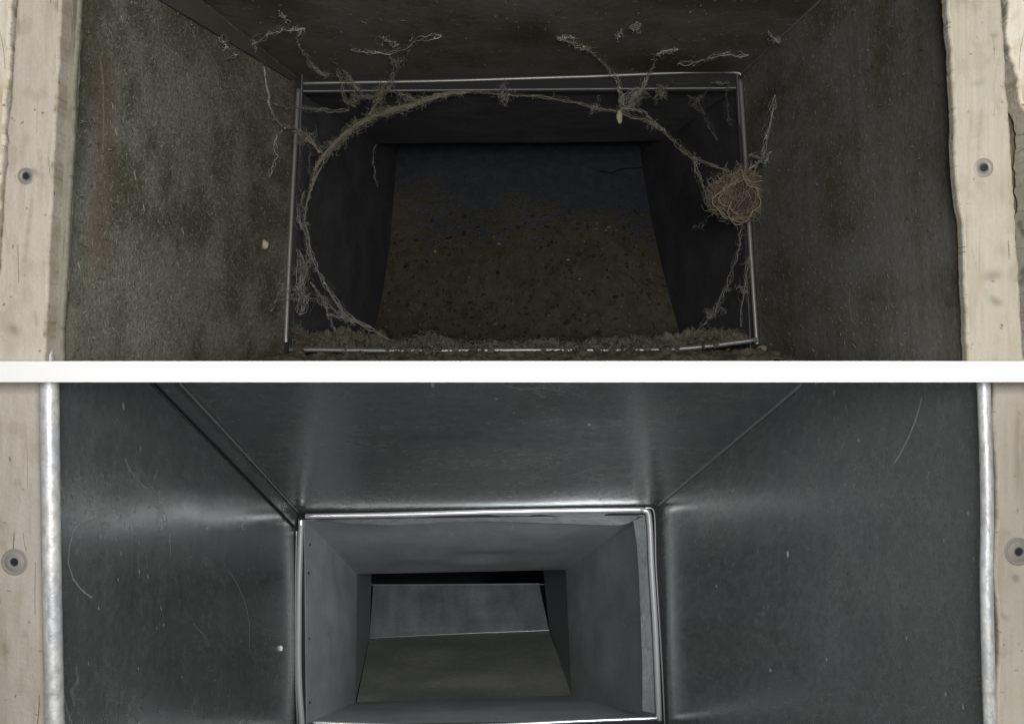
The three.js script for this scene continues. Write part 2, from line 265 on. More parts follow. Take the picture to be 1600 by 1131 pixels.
  const T = new Tex(0.75, 0.42, 1024).fill((x, y, s, t) => {
    const f = fbm(x * 90, y * 90, 503, 4), g = fbm(x * 420, y * 420, 509, 3), e = fbm(x * 14, y * 14, 511, 3);
    const dust = smooth(0.66, 0.56, s + 0.26 * (e - 0.5) + 0.3 * (f - 0.5) + 0.35 * (g - 0.5));
    const c = mix3(mul3([0.145, 0.158, 0.185], 0.6 + 0.6 * f), mul3([0.15, 0.128, 0.086], 0.45 + 0.7 * f + 0.4 * (g - 0.5)), dust);
    return { c, b: 0.3 + 0.5 * f * dust + 0.3 * g * dust, r: lerp(0.55, 0.95, dust), m: lerp(0.5, 0, dust) };
  });
  T.fibres(900, 51, 0.009, 0.0016, [[0.03, 0.024, 0.016], [0.05, 0.04, 0.03]], 0.75, -0.3, 0.95, (x) => smooth(0.52, 0.3, x));
  T.fibres(500, 52, 0.006, 0.0009, [[0.26, 0.23, 0.13], [0.2, 0.2, 0.09]], 0.6, 0.3, 0.95, (x) => smooth(0.5, 0.3, x));
  { const q = [[938, 268], [955, 270], [972, 264], [1002, 262]].map(([x, y]) => { const r = findST(ramp, x, y); return [r[0] * T.wm, r[1] * T.hm]; }); T.stroke(q, 0.0022, [0.004, 0.004, 0.005], 0.95, -0.2); }
  mesh('ramp', sheet(ramp, 60, 40, 0.0012, inn, (s, t) => 0.004 * (fbm(s * 16, t * 14, 88, 3) - 0.5) * smooth(0.75, 0.45, s)), T.material(0.0016), dirtyBranch);
  // grit lying on the ramp
  const R = rng(77), gr = new FB();
  for (let k = 0; k < 1100; k++) { const s = 0.28 + 0.32 * Math.pow(R(), 1.3), t = 0.02 + 0.96 * R(), p = ramp(s, t); p.z += 0.001; p.y += 0.001; const c = R(); gr.crumb(p, 0.0005 + 0.0026 * Math.pow(R(), 3), R, c < 0.55 ? [0.04, 0.03, 0.02] : c < 0.985 ? [0.13, 0.107, 0.07] : [0.34, 0.3, 0.22]); }
  const gm = mesh('grit', gr.geo(), plain([1, 1, 1], 0.95, 0, { vertexColors: true }), scene); gm.userData = { label: 'brown grit and crumbs scattered over the sloping duct ramp', category: 'grit', kind: 'stuff' };
}

// ------------------------------------------------------------------ the clean duct (lower opening)
const ldir = ray(706, 1062).normalize();
const lTL = P(461, 800, 1.0), lTR = P(1029, 791, 1.0), lBL = P(461, 1142, 1.0), lBR = P(1041, 1136, 1.0);
const lIn = P(750, 960, 0.75);
const lLeft = new Plane3(lTL, lBL.clone().sub(lTL), ldir), lRight = new Plane3(lTR, lBR.clone().sub(lTR), ldir), lTop = new Plane3(lTL, lTR.clone().sub(lTL), ldir), lBot = new Plane3(lBL, lBR.clone().sub(lBL), ldir);
const along = (p, v, y) => v[0] + ((p[0] - v[0]) * (y - v[1])) / (p[1] - v[1]);
const cL = along([461, 800], [706, 1062], 580), cR = along([1029, 791], [706, 1062], 580);
// side walls: the upper edge follows the ceiling corner, then runs level behind the white board
const lLs = (s, t) => { const xt = lerp(461, 93, s), top = xt > cL ? 800 + ((xt - 461) * (580 - 800)) / (cL - 461) : 580; const bot = lerp(1142, 1270, s); const a = lLeft.at(lerp(461, 93, s), bot), b = lLeft.at(xt, top); return a.lerp(b, t); };
const lRs = (s, t) => { const xt = lerp(1029, 1530, s), top = xt < cR ? 791 + ((xt - 1029) * (580 - 791)) / (cR - 1029) : 580; const bot = lerp(1136, 1270, s); const a = lRight.at(lerp(1041, 1541, s), bot), b = lRight.at(xt, top); return a.lerp(b, t); };
const lTs = bil(lTL, lTop.at(cL, 580), lTop.at(cR, 580), lTR);
const lBs = bil(lBL, lBot.at(93, 1270), lBot.at(1541, 1265), lBR);
const clean = thing('air_duct', 'clean dark grey steel duct mouth with light scratches, behind the lower pair of frame boards', 'duct');
function cleanTex(wm, hm, seed, N = 1024) {
  return new Tex(wm, hm, N).fill((x, y) => {
    const n = fbm(x * 12, y * 12, seed, 4), f = fbm(x * 180, y * 180, seed + 5, 3), g = fbm(x * 520, y * 700, seed + 9, 2), v = fbm(x * 60, y * 7, seed + 13, 3);
    const c = mul3(mix3([0.345, 0.378, 0.385], [0.365, 0.372, 0.362], n), 0.66 + 0.22 * n + 0.4 * f + 0.34 * g + 0.2 * v);
    return { c, b: 0.4 + 0.17 * f + 0.14 * g, r: 0.16 + 0.1 * n + 0.13 * (f - 0.5) + 0.06 * v, m: 0.76 };
  });
}
const pale = [0.8, 0.81, 0.8];
function marks(T, fn, scratches, dots) {
  const m = (pts) => pts.map(([x, y]) => { const q = findST(fn, x, y); return [q[0] * T.wm, q[1] * T.hm]; });
  for (const [pts, hw, a] of scratches) T.stroke(m(pts), hw, pale, Math.min(1, a * 1.1), 0.25, 0.6);
  for (const [x, y, r] of dots) T.stroke(m([[x, y - r * 0.6], [x + 0.5, y + r * 0.6]]), 0.0004 * r, [0.85, 0.85, 0.83], 0.95, 0.4, 0.9);
}
const wavy = (seed, k) => (s, t) => k * (fbm(s * 3.2, t * 3.2, seed, 2) - 0.5) * Math.min(1, 6 * s * (1 - s)) * Math.min(1, 6 * t * (1 - t));
{
  const T = cleanTex(0.44, 0.34, 601);
  T.fibres(500, 62, 0.012, 0.0003, [[0.3, 0.31, 0.3], [0.14, 0.15, 0.15]], 0.35, 0.05, null, null, 0.6);
  T.fibres(2500, 63, 0.003, 0.0003, [[0.12, 0.13, 0.13], [0.5, 0.51, 0.5]], 0.45, 0.15);
  marks(T, lLs, [
    [[[146, 808], [128, 814], [114, 830], [108, 855], [106, 880], [114, 905], [127, 922], [143, 934]], 0.0009, 0.55], [[[195, 718], [203, 735], [212, 748], [230, 765]], 0.0007, 0.5],
    [[[357, 892], [373, 920], [383, 945], [389, 975], [390, 1020]], 0.0006, 0.6], [[[302, 975], [318, 992], [326, 1010]], 0.0006, 0.5], [[[265, 835], [266, 870]], 0.0006, 0.5], [[[100, 1085], [104, 1110], [112, 1131]], 0.0011, 0.5],
    [[[245, 735], [240, 750]], 0.0007, 0.35], [[[189, 1080], [189, 1105]], 0.0006, 0.35], [[[120, 1045], [122, 1065], [112, 1080], [116, 1100]], 0.0035, 0.18],
  ], [[192, 635, 4], [219, 701, 2], [183, 776, 2], [148, 808, 3], [192, 821, 2.5], [216, 849, 2], [187, 866, 2], [217, 894, 2.5], [231, 901, 2.5], [183, 906, 2], [251, 951, 2.5], [243, 982, 2], [254, 977, 2], [154, 950, 2], [139, 1037, 2], [214, 1045, 2], [376, 1002, 1.5], [335, 1063, 1.5], [284, 1058, 1.5]]);
  mesh('side_wall', sheet(lLs, 60, 44, 0.0012, lIn, wavy(91, 0.003)), T.material(0.0002), clean);
}
{
  const T = cleanTex(0.44, 0.34, 701);
  T.fibres(500, 72, 0.012, 0.0003, [[0.3, 0.31, 0.3], [0.14, 0.15, 0.15]], 0.35, 0.05, null, null, 0.6);
  T.fibres(4500, 73, 0.004, 0.00035, [[0.11, 0.12, 0.12], [0.55, 0.56, 0.55]], 0.5, 0.2);
  marks(T, lRs, [[[[1440, 622], [1432, 650], [1418, 685], [1404, 712], [1396, 724]], 0.0007, 0.7]],
    [[1303, 615, 2.5], [1339, 688, 2], [1232, 866, 4], [1521, 874, 2.5], [1474, 845, 2], [1375, 790, 1.5], [1416, 998, 2], [1204, 1048, 2.5], [1292, 1030, 2], [1478, 1085, 2.5], [1505, 1105, 3], [1513, 803, 2.5], [1120, 916, 2], [1205, 1047, 2], [1530, 1040, 2]]);
  mesh('side_wall', sheet(lRs, 60, 44, 0.0012, lIn, wavy(95, 0.003)), T.material(0.0002), clean);
}
{
  const T = cleanTex(0.5, 0.42, 801);
  T.fibres(400, 82, 0.02, 0.0005, [[0.3, 0.31, 0.31], [0.13, 0.14, 0.14]], 0.25, 0.05);
  marks(T, lTs, [[[[790, 603], [815, 608], [850, 606], [880, 612]], 0.002, 0.3], [[[835, 612], [848, 620]], 0.0015, 0.3], [[[1060, 674], [1078, 672]], 0.0007, 0.4], [[[880, 745], [920, 735], [985, 730]], 0.0005, 0.3]], [[675, 601, 4], [920, 664, 2], [775, 623, 2]]);
  mesh('ceiling', sheet(lTs, 50, 50, 0.0012, lIn, wavy(97, 0.0035)), T.material(0.0002), clean);
}
mesh('floor', sheet(lBs, 30, 30, 0.0012, lIn), cleanTex(0.4, 0.4, 851, 512).material(0.0002), clean);
const cleanPlain = plain([0.22, 0.23, 0.235], 0.4, 0.8), bright = plain([0.82, 0.83, 0.83], 0.3, 0.7), nearBlack = plain([0.012, 0.012, 0.013], 0.8, 0.2);
{
  const off = (p, k) => p.addScaledVector(lIn.clone().sub(p).normalize(), k);
  // folded seam strip beside the upper left corner, standing proud; a near-black strip draws the dark line under its lower edge
  const a = bil(off(lLeft.at(460, 822), 0.0036), off(lLeft.at(208, 562), 0.0036), off(lLeft.at(256, 572), 0.0036), off(lLeft.at(461.5, 802), 0.0036));
  mesh('seam_strip', sheet(a, 40, 2, 0.0014, lIn), cleanTex(0.4, 0.02, 861, 512).material(0.0001), clean);
  const gL = bil(off(lLeft.at(459.5, 825.5), 0.0022), off(lLeft.at(200, 562), 0.0022), off(lLeft.at(203, 562), 0.0022), off(lLeft.at(460, 823), 0.0022));
  mesh('seam_dark_line', sheet(gL, 20, 1, 0.0002, lIn), nearBlack, clean);  // near-black strip laid along the seam edge
  const b2 = new FB(); b2.tube(spline([off(lTop.at(463, 799), 0.0034), off(lTop.at(360, 687), 0.0042), off(lTop.at(258, 577), 0.0038)], 20), 0.0007, [1, 1, 1], 6); const bg2 = b2.geo(); bg2.deleteAttribute('color');
  mesh('corner_fold', bg2, plain([0.6, 0.62, 0.63], 0.35, 0.6), clean);
  const b = new FB(); b.tube(spline([off(lTop.at(1030, 789), 0.001), off(lTop.at(1255, 600), 0.001)], 20), 0.0009, [1, 1, 1], 6); const bg = b.geo(); bg.deleteAttribute('color');
  mesh('corner_fold', bg, plain([0.6, 0.62, 0.63], 0.35, 0.6), clean);
}

const cleanBranch = thing('branch_duct', 'clean branch duct with bright double steel rim and sloping bend, inside the lower opening', 'duct');
{
  const vp = [688, 1030], D0 = 1.003, sd = ray(...vp).normalize();
  const a = P(475, 812, D0), b = P(1008, 805, D0), c = P(1030, 1126, D0), e = P(478, 1131, D0);      // opening TL TR BR BL
  const inn = P(700, 1000, 1.3);
  const fl = [bil(lTL, lTR, b, a), bil(lBL, lBR, c, e), bil(lTL, lBL, e, a), bil(lTR, lBR, c, b)].map((f) => sheet(f, 8, 2, 0.001, P(740, 960, 0.5)));
  mesh('flange', mergeGeometries(fl), nearBlack, cleanBranch);
  const q = (x, y, d = 0.994) => P(x, y, d);
  mesh('rim_bar', barTube([q(470.5, 812), q(467.5, 900), q(466.5, 980), q(467, 1060), q(472, 1140)], 0.0033), bright, cleanBranch);
  mesh('rim_bar', barTube([q(477, 806.5), q(600, 804.5), q(760, 800), q(900, 797.5), q(1006, 796.5)], 0.003), bright, cleanBranch);
  mesh('rim_bar', barTube([q(1005, 797), q(1012, 800), q(1015, 815), q(1018, 880), q(1024, 980), q(1028, 1070), q(1030, 1125)], 0.0033), bright, cleanBranch);
  mesh('rim_bar', barTube([q(490, 1129), q(620, 1133), q(760, 1133), q(900, 1127), q(1027, 1122)], 0.0018), bright, cleanBranch);
  const thin = plain([0.5, 0.51, 0.5], 0.35, 0.8);
  mesh('rim_edge', barTube([q(463, 830), q(461.5, 900), q(461, 980), q(461.5, 1060), q(465, 1140)], 0.0009), thin, cleanBranch);
  mesh('rim_edge', barTube([q(1008, 793.5), q(1019, 794.5), q(1022, 800), q(1025, 880), q(1031, 980), q(1036, 1070), q(1039, 1135)], 0.0009), thin, cleanBranch);
  // sleeve walls: inset lip, groove, then the sleeve to its end
  const end = (x, y) => { const k = 1; return P(x, y, 1.61); };
  const A = P(558, 897, 1.61), B = P(884, 890, 1.61), C = P(893, 1086, 1.61), E = P(555, 1097, 1.61);
  const cut = (p, r, k) => p.clone().lerp(r, k);
  const g0 = 0.055, g1 = 0.066;
  const tops = (k0, k1) => bil(cut(a, A, k0), cut(a, A, k1), cut(b, B, k1), cut(b, B, k0));
  const rights = (k0, k1) => bil(cut(c, C, k0), cut(c, C, k1), cut(b, B, k1), cut(b, B, k0));
  const lefts = (k0, k1) => bil(cut(e, E, k0), cut(e, E, k1), cut(a, A, k1), cut(a, A, k0));
  const bots = (k0, k1) => bil(cut(e, E, k0), cut(e, E, k1), cut(c, C, k1), cut(c, C, k0));
  const sleeveTex = (wm, hm, seed) => {  // sleeve steel paler than the mouth walls, stronger light put in its colour
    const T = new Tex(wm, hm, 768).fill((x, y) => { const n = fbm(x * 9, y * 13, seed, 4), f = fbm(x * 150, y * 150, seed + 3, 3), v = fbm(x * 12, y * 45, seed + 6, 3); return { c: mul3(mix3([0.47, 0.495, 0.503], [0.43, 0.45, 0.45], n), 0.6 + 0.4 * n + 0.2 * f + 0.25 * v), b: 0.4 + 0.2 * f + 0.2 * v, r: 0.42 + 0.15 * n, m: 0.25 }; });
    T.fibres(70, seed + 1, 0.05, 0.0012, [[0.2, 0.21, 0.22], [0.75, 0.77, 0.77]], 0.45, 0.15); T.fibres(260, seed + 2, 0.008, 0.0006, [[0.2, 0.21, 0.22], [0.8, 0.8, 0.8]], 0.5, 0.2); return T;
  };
  const lipT = sleeveTex(0.42, 0.03, 921); for (let k = 0; k < lipT.c.length; k++) lipT.c[k] *= 0.4; const lipMat = lipT.material(0.0002);  // flaps are the sleeve steel darkened, their shade put in the colour
  // folded flaps hanging inside the top and right of the rim
  const hang = (arr0, arr1, d0, d1, seed) => { const c0 = new THREE.CatmullRomCurve3(arr0.map(([x, y]) => P(x, y, d0))), c1 = new THREE.CatmullRomCurve3(arr1.map(([x, y]) => P(x, y, d1))); return (s, t) => c0.getPoint(s).lerp(c1.getPoint(s), t); };
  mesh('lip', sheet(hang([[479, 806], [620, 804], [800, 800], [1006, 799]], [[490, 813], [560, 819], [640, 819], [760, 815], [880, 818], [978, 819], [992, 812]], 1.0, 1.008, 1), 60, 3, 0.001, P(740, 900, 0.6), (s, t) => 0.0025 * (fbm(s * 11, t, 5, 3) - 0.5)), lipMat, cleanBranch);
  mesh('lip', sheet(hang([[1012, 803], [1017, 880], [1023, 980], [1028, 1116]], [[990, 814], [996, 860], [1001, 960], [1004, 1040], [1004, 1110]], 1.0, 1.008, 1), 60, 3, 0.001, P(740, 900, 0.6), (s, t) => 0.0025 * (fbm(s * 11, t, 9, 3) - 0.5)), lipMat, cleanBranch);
  const rv = new THREE.SphereGeometry(0.0019, 10, 8);
  for (const [k, y] of [[0.03, 0.1], [0.03, 0.42], [0.03, 0.75], [0.05, 0.9]]) { const p = lefts(0.012, 1)(k, y), m = mesh('rivet', rv, darkSteel, cleanBranch); m.position.copy(p); }
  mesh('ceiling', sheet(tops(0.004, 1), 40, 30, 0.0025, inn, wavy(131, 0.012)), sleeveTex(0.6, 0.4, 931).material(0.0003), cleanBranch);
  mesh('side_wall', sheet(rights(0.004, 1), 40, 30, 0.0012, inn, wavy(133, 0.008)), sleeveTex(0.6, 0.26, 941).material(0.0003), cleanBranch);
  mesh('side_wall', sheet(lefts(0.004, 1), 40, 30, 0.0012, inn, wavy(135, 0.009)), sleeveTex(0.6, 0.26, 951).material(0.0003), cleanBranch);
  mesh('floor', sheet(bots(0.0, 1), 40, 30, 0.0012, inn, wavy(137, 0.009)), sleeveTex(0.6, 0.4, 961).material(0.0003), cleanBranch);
  // the bend behind
  const r1 = P(557, 1097, 1.613), r2 = P(894, 1086, 1.613), r3 = P(858, 985, 1.97), r4 = P(577, 997, 1.97), t1 = P(583, 914, 2.05), t2 = P(842, 911, 2.05);
  const up = (p, h) => p.clone().add(V(0, h, -0.01));
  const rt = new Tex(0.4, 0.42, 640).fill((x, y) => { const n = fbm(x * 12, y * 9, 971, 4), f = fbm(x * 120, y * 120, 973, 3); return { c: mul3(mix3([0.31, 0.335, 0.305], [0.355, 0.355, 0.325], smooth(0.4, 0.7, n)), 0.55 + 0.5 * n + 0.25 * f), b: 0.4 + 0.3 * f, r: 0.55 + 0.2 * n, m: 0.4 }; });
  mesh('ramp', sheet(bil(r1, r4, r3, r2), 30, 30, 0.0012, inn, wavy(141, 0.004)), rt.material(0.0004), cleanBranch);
  const bt = new Tex(0.42, 0.3, 512).fill((x, y) => { const v = fbm(x * 40, y * 5, 981, 4), f = fbm(x * 150, y * 150, 983, 3); return { c: mul3([0.25, 0.262, 0.275], 0.45 + 0.6 * v + 0.25 * f), b: 0.4 + 0.3 * v, r: 0.5 + 0.2 * v, m: 0.5 }; });  // same steel in a darker grey, shade of the deep end painted in
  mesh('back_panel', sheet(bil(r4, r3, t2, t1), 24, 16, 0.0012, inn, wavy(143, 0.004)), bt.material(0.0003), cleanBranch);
  const sb = new FB(); sb.tube(spline([r4, r4.clone().lerp(r3, 0.5).add(V(0, 0.0008, 0)), r3].map((p) => p.clone().add(V(0, 0.001, 0.002))), 20), 0.0011, [1, 1, 1], 6); const sg = sb.geo(); sg.deleteAttribute('color');
  mesh('seam', sg, thin, cleanBranch);
  const bendMat = plain([0.3, 0.308, 0.32], 0.6, 0.4);  // bend steel darker than the sleeve, its shade carried by the colour
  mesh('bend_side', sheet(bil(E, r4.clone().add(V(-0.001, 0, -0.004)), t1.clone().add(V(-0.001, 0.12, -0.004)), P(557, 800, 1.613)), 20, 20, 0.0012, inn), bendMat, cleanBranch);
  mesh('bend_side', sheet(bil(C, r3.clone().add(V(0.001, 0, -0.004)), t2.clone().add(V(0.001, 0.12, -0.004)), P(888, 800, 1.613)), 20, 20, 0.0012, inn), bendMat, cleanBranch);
  // added run dropping away behind the panel, invented to keep the band above it dark
  const n1 = t1.clone().add(V(-0.5, 0.0, 0.002)), n2 = t2.clone().add(V(0.5, 0.0, 0.002)), f1 = V(-1.6, -2.2, -7), f2 = V(1.6, -2.2, -7), f3 = V(1.6, -1.1, -7), f4 = V(-1.6, -1.1, -7), c1 = P(200, 780, 1.62), c2 = P(1250, 780, 1.62);
  mesh('added_dark_run', mergeGeometries([bil(n1, f1, f2, n2), bil(f1, f4, f3, f2), bil(c1, f4, f3, c2), bil(n1, f1, f4, c1), bil(n2, f2, f3, c2)].map((f) => sheet(f, 6, 6, 0.001, V(0, -1, -4)))), bendMat, cleanBranch);
}

// ------------------------------------------------------------------ boards, plaster, flanges at the mouths
function boardGeo(left, right, y0, y1, d, thick, seed, rough = 3) {    // left/right: x(y) in photo pixels at depth d
  const n = 170, sh = new THREE.Shape(), k = d / FPX, pt = (x, y) => [(x - 800) * k, (565.5 - y) * k], R = (y, s) => rough * ((fbm(y * 0.02, 1.5, s, 4) - 0.5) * 2 + 0.9 * (fbm(y * 0.13, 4.5, s + 2, 3) - 0.5));
  for (let i = 0; i <= n; i++) { const y = lerp(y1, y0, i / n), p = pt(left(y) + R(y, seed), y); i ? sh.lineTo(...p) : sh.moveTo(...p); }
  for (let i = 0; i <= n; i++) { const y = lerp(y0, y1, i / n); sh.lineTo(...pt(right(y) + R(y, seed + 5), y)); }
  const g = new THREE.ExtrudeGeometry(sh, { depth: thick - 0.003, bevelEnabled: true, bevelThickness: 0.0015, bevelSize: 0.0012, bevelSegments: 3, curveSegments: 1 });
  g.translate(0, 0, -d - thick + 0.0015);
  return g;
}
function boardTex(seed, base, stain, tone) {
  const T = new Tex(0.05, 0.2, 1024).fill((x, y) => {
    const n = fbm(x * 60, y * 26, seed, 5), v = fbm(x * 340, y * 26, seed + 3, 4), f = fbm(x * 900, y * 900, seed + 7, 2), w = fbm(x * 130, y * 100, seed + 11, 4);
    let c = mul3(base, 0.84 + 0.16 * n + 0.14 * v + 0.07 * f);
    c = mix3(c, stain, 0.75 * smooth(0.46, 0.8, n) + 0.45 * smooth(0.55, 0.8, w) + 0.45 * smooth(0.52, 0.8, v));
    return { c, b: 0.35 + 0.25 * v + 0.2 * w + 0.15 * f, r: 0.75, m: 0 };
  });
  T.fibres(40, seed + 1, 0.0012, 0.0004, [tone], 0.6, -0.2); T.fibres(34, seed + 2, 0.02, 0.0011, [stain, mul3(stain, 0.8), mul3(base, 1.15)], 0.35, -0.1, null, null, 0.25); T.fibres(14, seed + 4, 0.018, 0.0003, [mul3(tone, 0.8)], 0.7, -0.4, null, null, 0.12); T.fibres(12, seed + 6, 0.004, 0.0022, [mul3(stain, 0.7), [0.2, 0.2, 0.12]], 0.35, -0.1);
  return T;
}
function boardMat(seed, base, stain, tone, x0, y0) { const T = boardTex(seed, base, stain, tone), m = T.material(0.0009); for (const t of [m.map, m.roughnessMap, m.bumpMap]) { t.wrapS = t.wrapT = THREE.MirroredRepeatWrapping; t.repeat.set(1 / 0.05, 1 / 0.2); } return m; }
const BD = 0.388;
const cream = [0.5, 0.45, 0.38], grey = [0.44, 0.4, 0.345], st1 = [0.36, 0.31, 0.23], st2 = [0.35, 0.31, 0.25], fleck = [0.16, 0.12, 0.09];
function screw(parent, x, y, d, R, style) {
  const k = d / FPX, L = (pts) => new THREE.LatheGeometry(pts.map(([r, z]) => new THREE.Vector2(r * k, z * k)), 28), put = (g) => { g.rotateX(Math.PI / 2); const p = P(x, y, d); g.translate(p.x, p.y, p.z); return g; };
  const s = mesh('screw', put(L(style === 'hole' ? [[R, 0.2], [R * 0.9, 1.2], [R * 0.62, 1.0], [R * 0.45, 0.2], [R * 0.40, -9]] : [[R, 0.2], [R * 0.93, 1.6], [R * 0.8, 1.2], [R * 0.72, 0.3], [R * 0.62, 2.6], [R * 0.4, 3.4], [R * 0.3, 3.0], [R * 0.27, -4]])), style === 'hole' ? plain([0.3, 0.28, 0.26], 0.55, 0.3) : plain([0.27, 0.25, 0.225], 0.7, 0.15), parent);
  mesh('socket', put(L([[0.001, 0.5], [R * 0.41, 0.5], [R * 0.36, 0.9], [0.001, 0.9]].map(([r, z]) => [r, z]))), plain([0.02, 0.02, 0.026], 0.6, 0.2), s);
}
{
  const add = (label, l, r, y0, y1, d, th, seed, mat) => { const t = thing('frame_board', label, 'board'); mesh('plank', boardGeo(l, r, y0, y1, d, th, seed), mat, t); return t; };
  const b1 = add('cream painted weathered board with a dark screw hole, left of the dirty duct mouth', (y) => lerp(29, 1, y / 420) , (y) => lerp(91, 68, y / 480), -60, 566, BD, 0.02, 1001, boardMat(1001, cream, st1, fleck));
  screw(b1, 40, 275, BD - 0.0002, 13, 'hole');
  const b2 = add('cream painted weathered board with a dark screw hole, right of the dirty duct mouth', (y) => lerp(1484, 1520, y / 563) + 2 * Math.sin(y / 50), (y) => lerp(1562, 1598, y / 560), -60, 566, BD, 0.006, 1011, boardMat(1011, [0.45, 0.412, 0.335], st1, fleck));
  screw(b2, 1538, 262, BD - 0.0002, 15, 'hole');
  const b3 = add('greyish cream board with a ringed screw head, left of the clean duct mouth', () => -70, (y) => lerp(60, 74, (y - 598) / 533), 597, 1200, BD + 0.008, 0.008, 1021, boardMat(1021, grey, st2, fleck));
  screw(b3, 22, 878, BD + 0.008 - 0.0002, 21, 'head');
  const b4 = add('greyish cream board with a ringed screw head, right of the clean duct mouth', (y) => lerp(1559, 1565, (y - 598) / 533) + 2.5 * Math.sin(y / 38), () => 1690, 597, 1200, BD + 0.008, 0.008, 1031, boardMat(1031, [0.44, 0.4, 0.335], st2, fleck));
  screw(b4, 1592, 862, BD + 0.008 - 0.0002, 22, 'head');
  // broken plaster beyond the boards, dark gap between
  const pm = boardMat(1041, [0.66, 0.62, 0.52], [0.5, 0.42, 0.3], fleck);
  single('wall_plaster', boardGeo(() => -90, (y) => lerp(13, -6, y / 300), -60, 566, BD + 0.004, 0.012, 1043, 6), pm, 'rough pale plaster edge at the far left beside the upper left board', 'plaster');
  single('wall_plaster', boardGeo((y) => 1580 + 34 * smooth(40, 230, y) , () => 1720, -60, 566, BD + 0.004, 0.012, 1053, 8), pm, 'rough pale plaster edge at the far right beside the upper right board', 'plaster');
  single('backing_timber', boardGeo(() => -90, (y) => lerp(88, 68, y / 500), -60, 566, BD + 0.017, 0.02, 1061, 3), boardMat(1061, [0.16, 0.12, 0.085], [0.06, 0.045, 0.03], fleck), 'dark brown timber showing in the gap beside the upper left board', 'timber');
  single('backing_timber', boardGeo((y) => lerp(1530, 1560, y / 500), () => 1700, -60, 566, BD + 0.017, 0.02, 1063, 3), boardMat(1063, [0.2, 0.145, 0.095], [0.06, 0.045, 0.03], fleck), 'dark brown timber showing in the gap beside the upper right board', 'timber');
  // flange strips and rolled edges of the ducts
  const fs = boardGeo((y) => lerp(95, 71, y / 480), (y) => lerp(120, 92, y / 560), -60, 566, BD + 0.009, 0.0035, 1071, 2.5);
  mesh('mouth_flange', fs, boardMat(1071, [0.22, 0.21, 0.165], [0.13, 0.115, 0.085], fleck), dirty).userData.label = 'dull flange of the dirty duct with flaking cream paint';
  const roll = (pts, r) => new THREE.TubeGeometry(new THREE.CatmullRomCurve3(pts, false, 'centripetal'), 120, r, 24, false);
  const zt = new Tex(0.18, 0.028, 1024).fill((x, y) => { const f = fbm(x * 260, y * 260, 1081, 4), g = fbm(x * 60, y * 200, 1083, 3), h = fbm(x * 900, y * 900, 1085, 2); return { c: mul3(mix3([0.6, 0.62, 0.68], [0.78, 0.78, 0.74], g), 0.55 + 0.5 * f + 0.2 * h), b: 0.3 + 0.4 * f + 0.2 * h, r: 0.36 + 0.25 * f, m: 0.35 }; });
  const zinc = zt.material(0.0004);
  mesh('mouth_edge', roll([P(82, 330, 0.3985), P(77, 380, 0.3955), P(74, 440, 0.3945), P(73, 500, 0.3942), P(75, 566, 0.394)], 0.0022), zinc, dirty);
  mesh('mouth_edge', roll([P(76, 590, 0.389), P(78, 760, 0.389), P(80, 900, 0.389), P(82, 1010, 0.389), P(86, 1180, 0.389)], 0.0041), zinc, clean);
  mesh('mouth_edge', roll([P(1537, 590, 0.389), P(1541, 700, 0.389), P(1543, 800, 0.389), P(1542, 900, 0.389), P(1544, 1010, 0.389), P(1549, 1180, 0.389)], 0.0028), zinc, clean);
}
// white band dividing the two views, with a board standing in for it
{
  const k = 0.372 / FPX, w = 1.2, y1 = (565.5 - 564) * k, y0 = (565.5 - 597.5) * k, sh = new THREE.Shape();
  sh.moveTo(-w / 2, y0 + 0.0004); sh.lineTo(w / 2, y0 + 0.0004); sh.lineTo(w / 2, y1 - 0.0004); sh.lineTo(-w / 2, y1 - 0.0004);
  const g = new THREE.ExtrudeGeometry(sh, { depth: 0.11, bevelEnabled: true, bevelThickness: 0.0004, bevelSize: 0.0004, bevelSegments: 2 }); g.translate(0, 0, -0.4826);
  single('divider_stand_in', g, plain([0.88, 0.88, 0.88], 0.7, 0), 'plain white dividing band, built as a board across between the upper and lower duct mouths', 'board');
}


// ------------------------------------------------------------------ dust, cobwebs and the fibre ball in the dirty duct
const dustMat = plain([1, 1, 1], 0.97, 0, { vertexColors: true });
const rd = (y) => Ld(clamp(y, 60, 560)) - 0.012;
function jitterPath(pts, R, amp) { return pts.map((p, k) => (k === 0 || k === pts.length - 1 ? p : p.clone().add(V((R() - 0.5) * amp, (R() - 0.5) * amp, (R() - 0.5) * amp * 1.5)))); }
// no web runs through the sheet metal: depth of the nearest wall along a line of sight, less a few millimetres
const wallD = (x, y) => { let d = 9; for (const p of [uTop, uLeft, uRight]) { const q = p.at(x, y), k = -q.z; if (k > 0.3 && k < d) d = k; } return d - 0.008; };
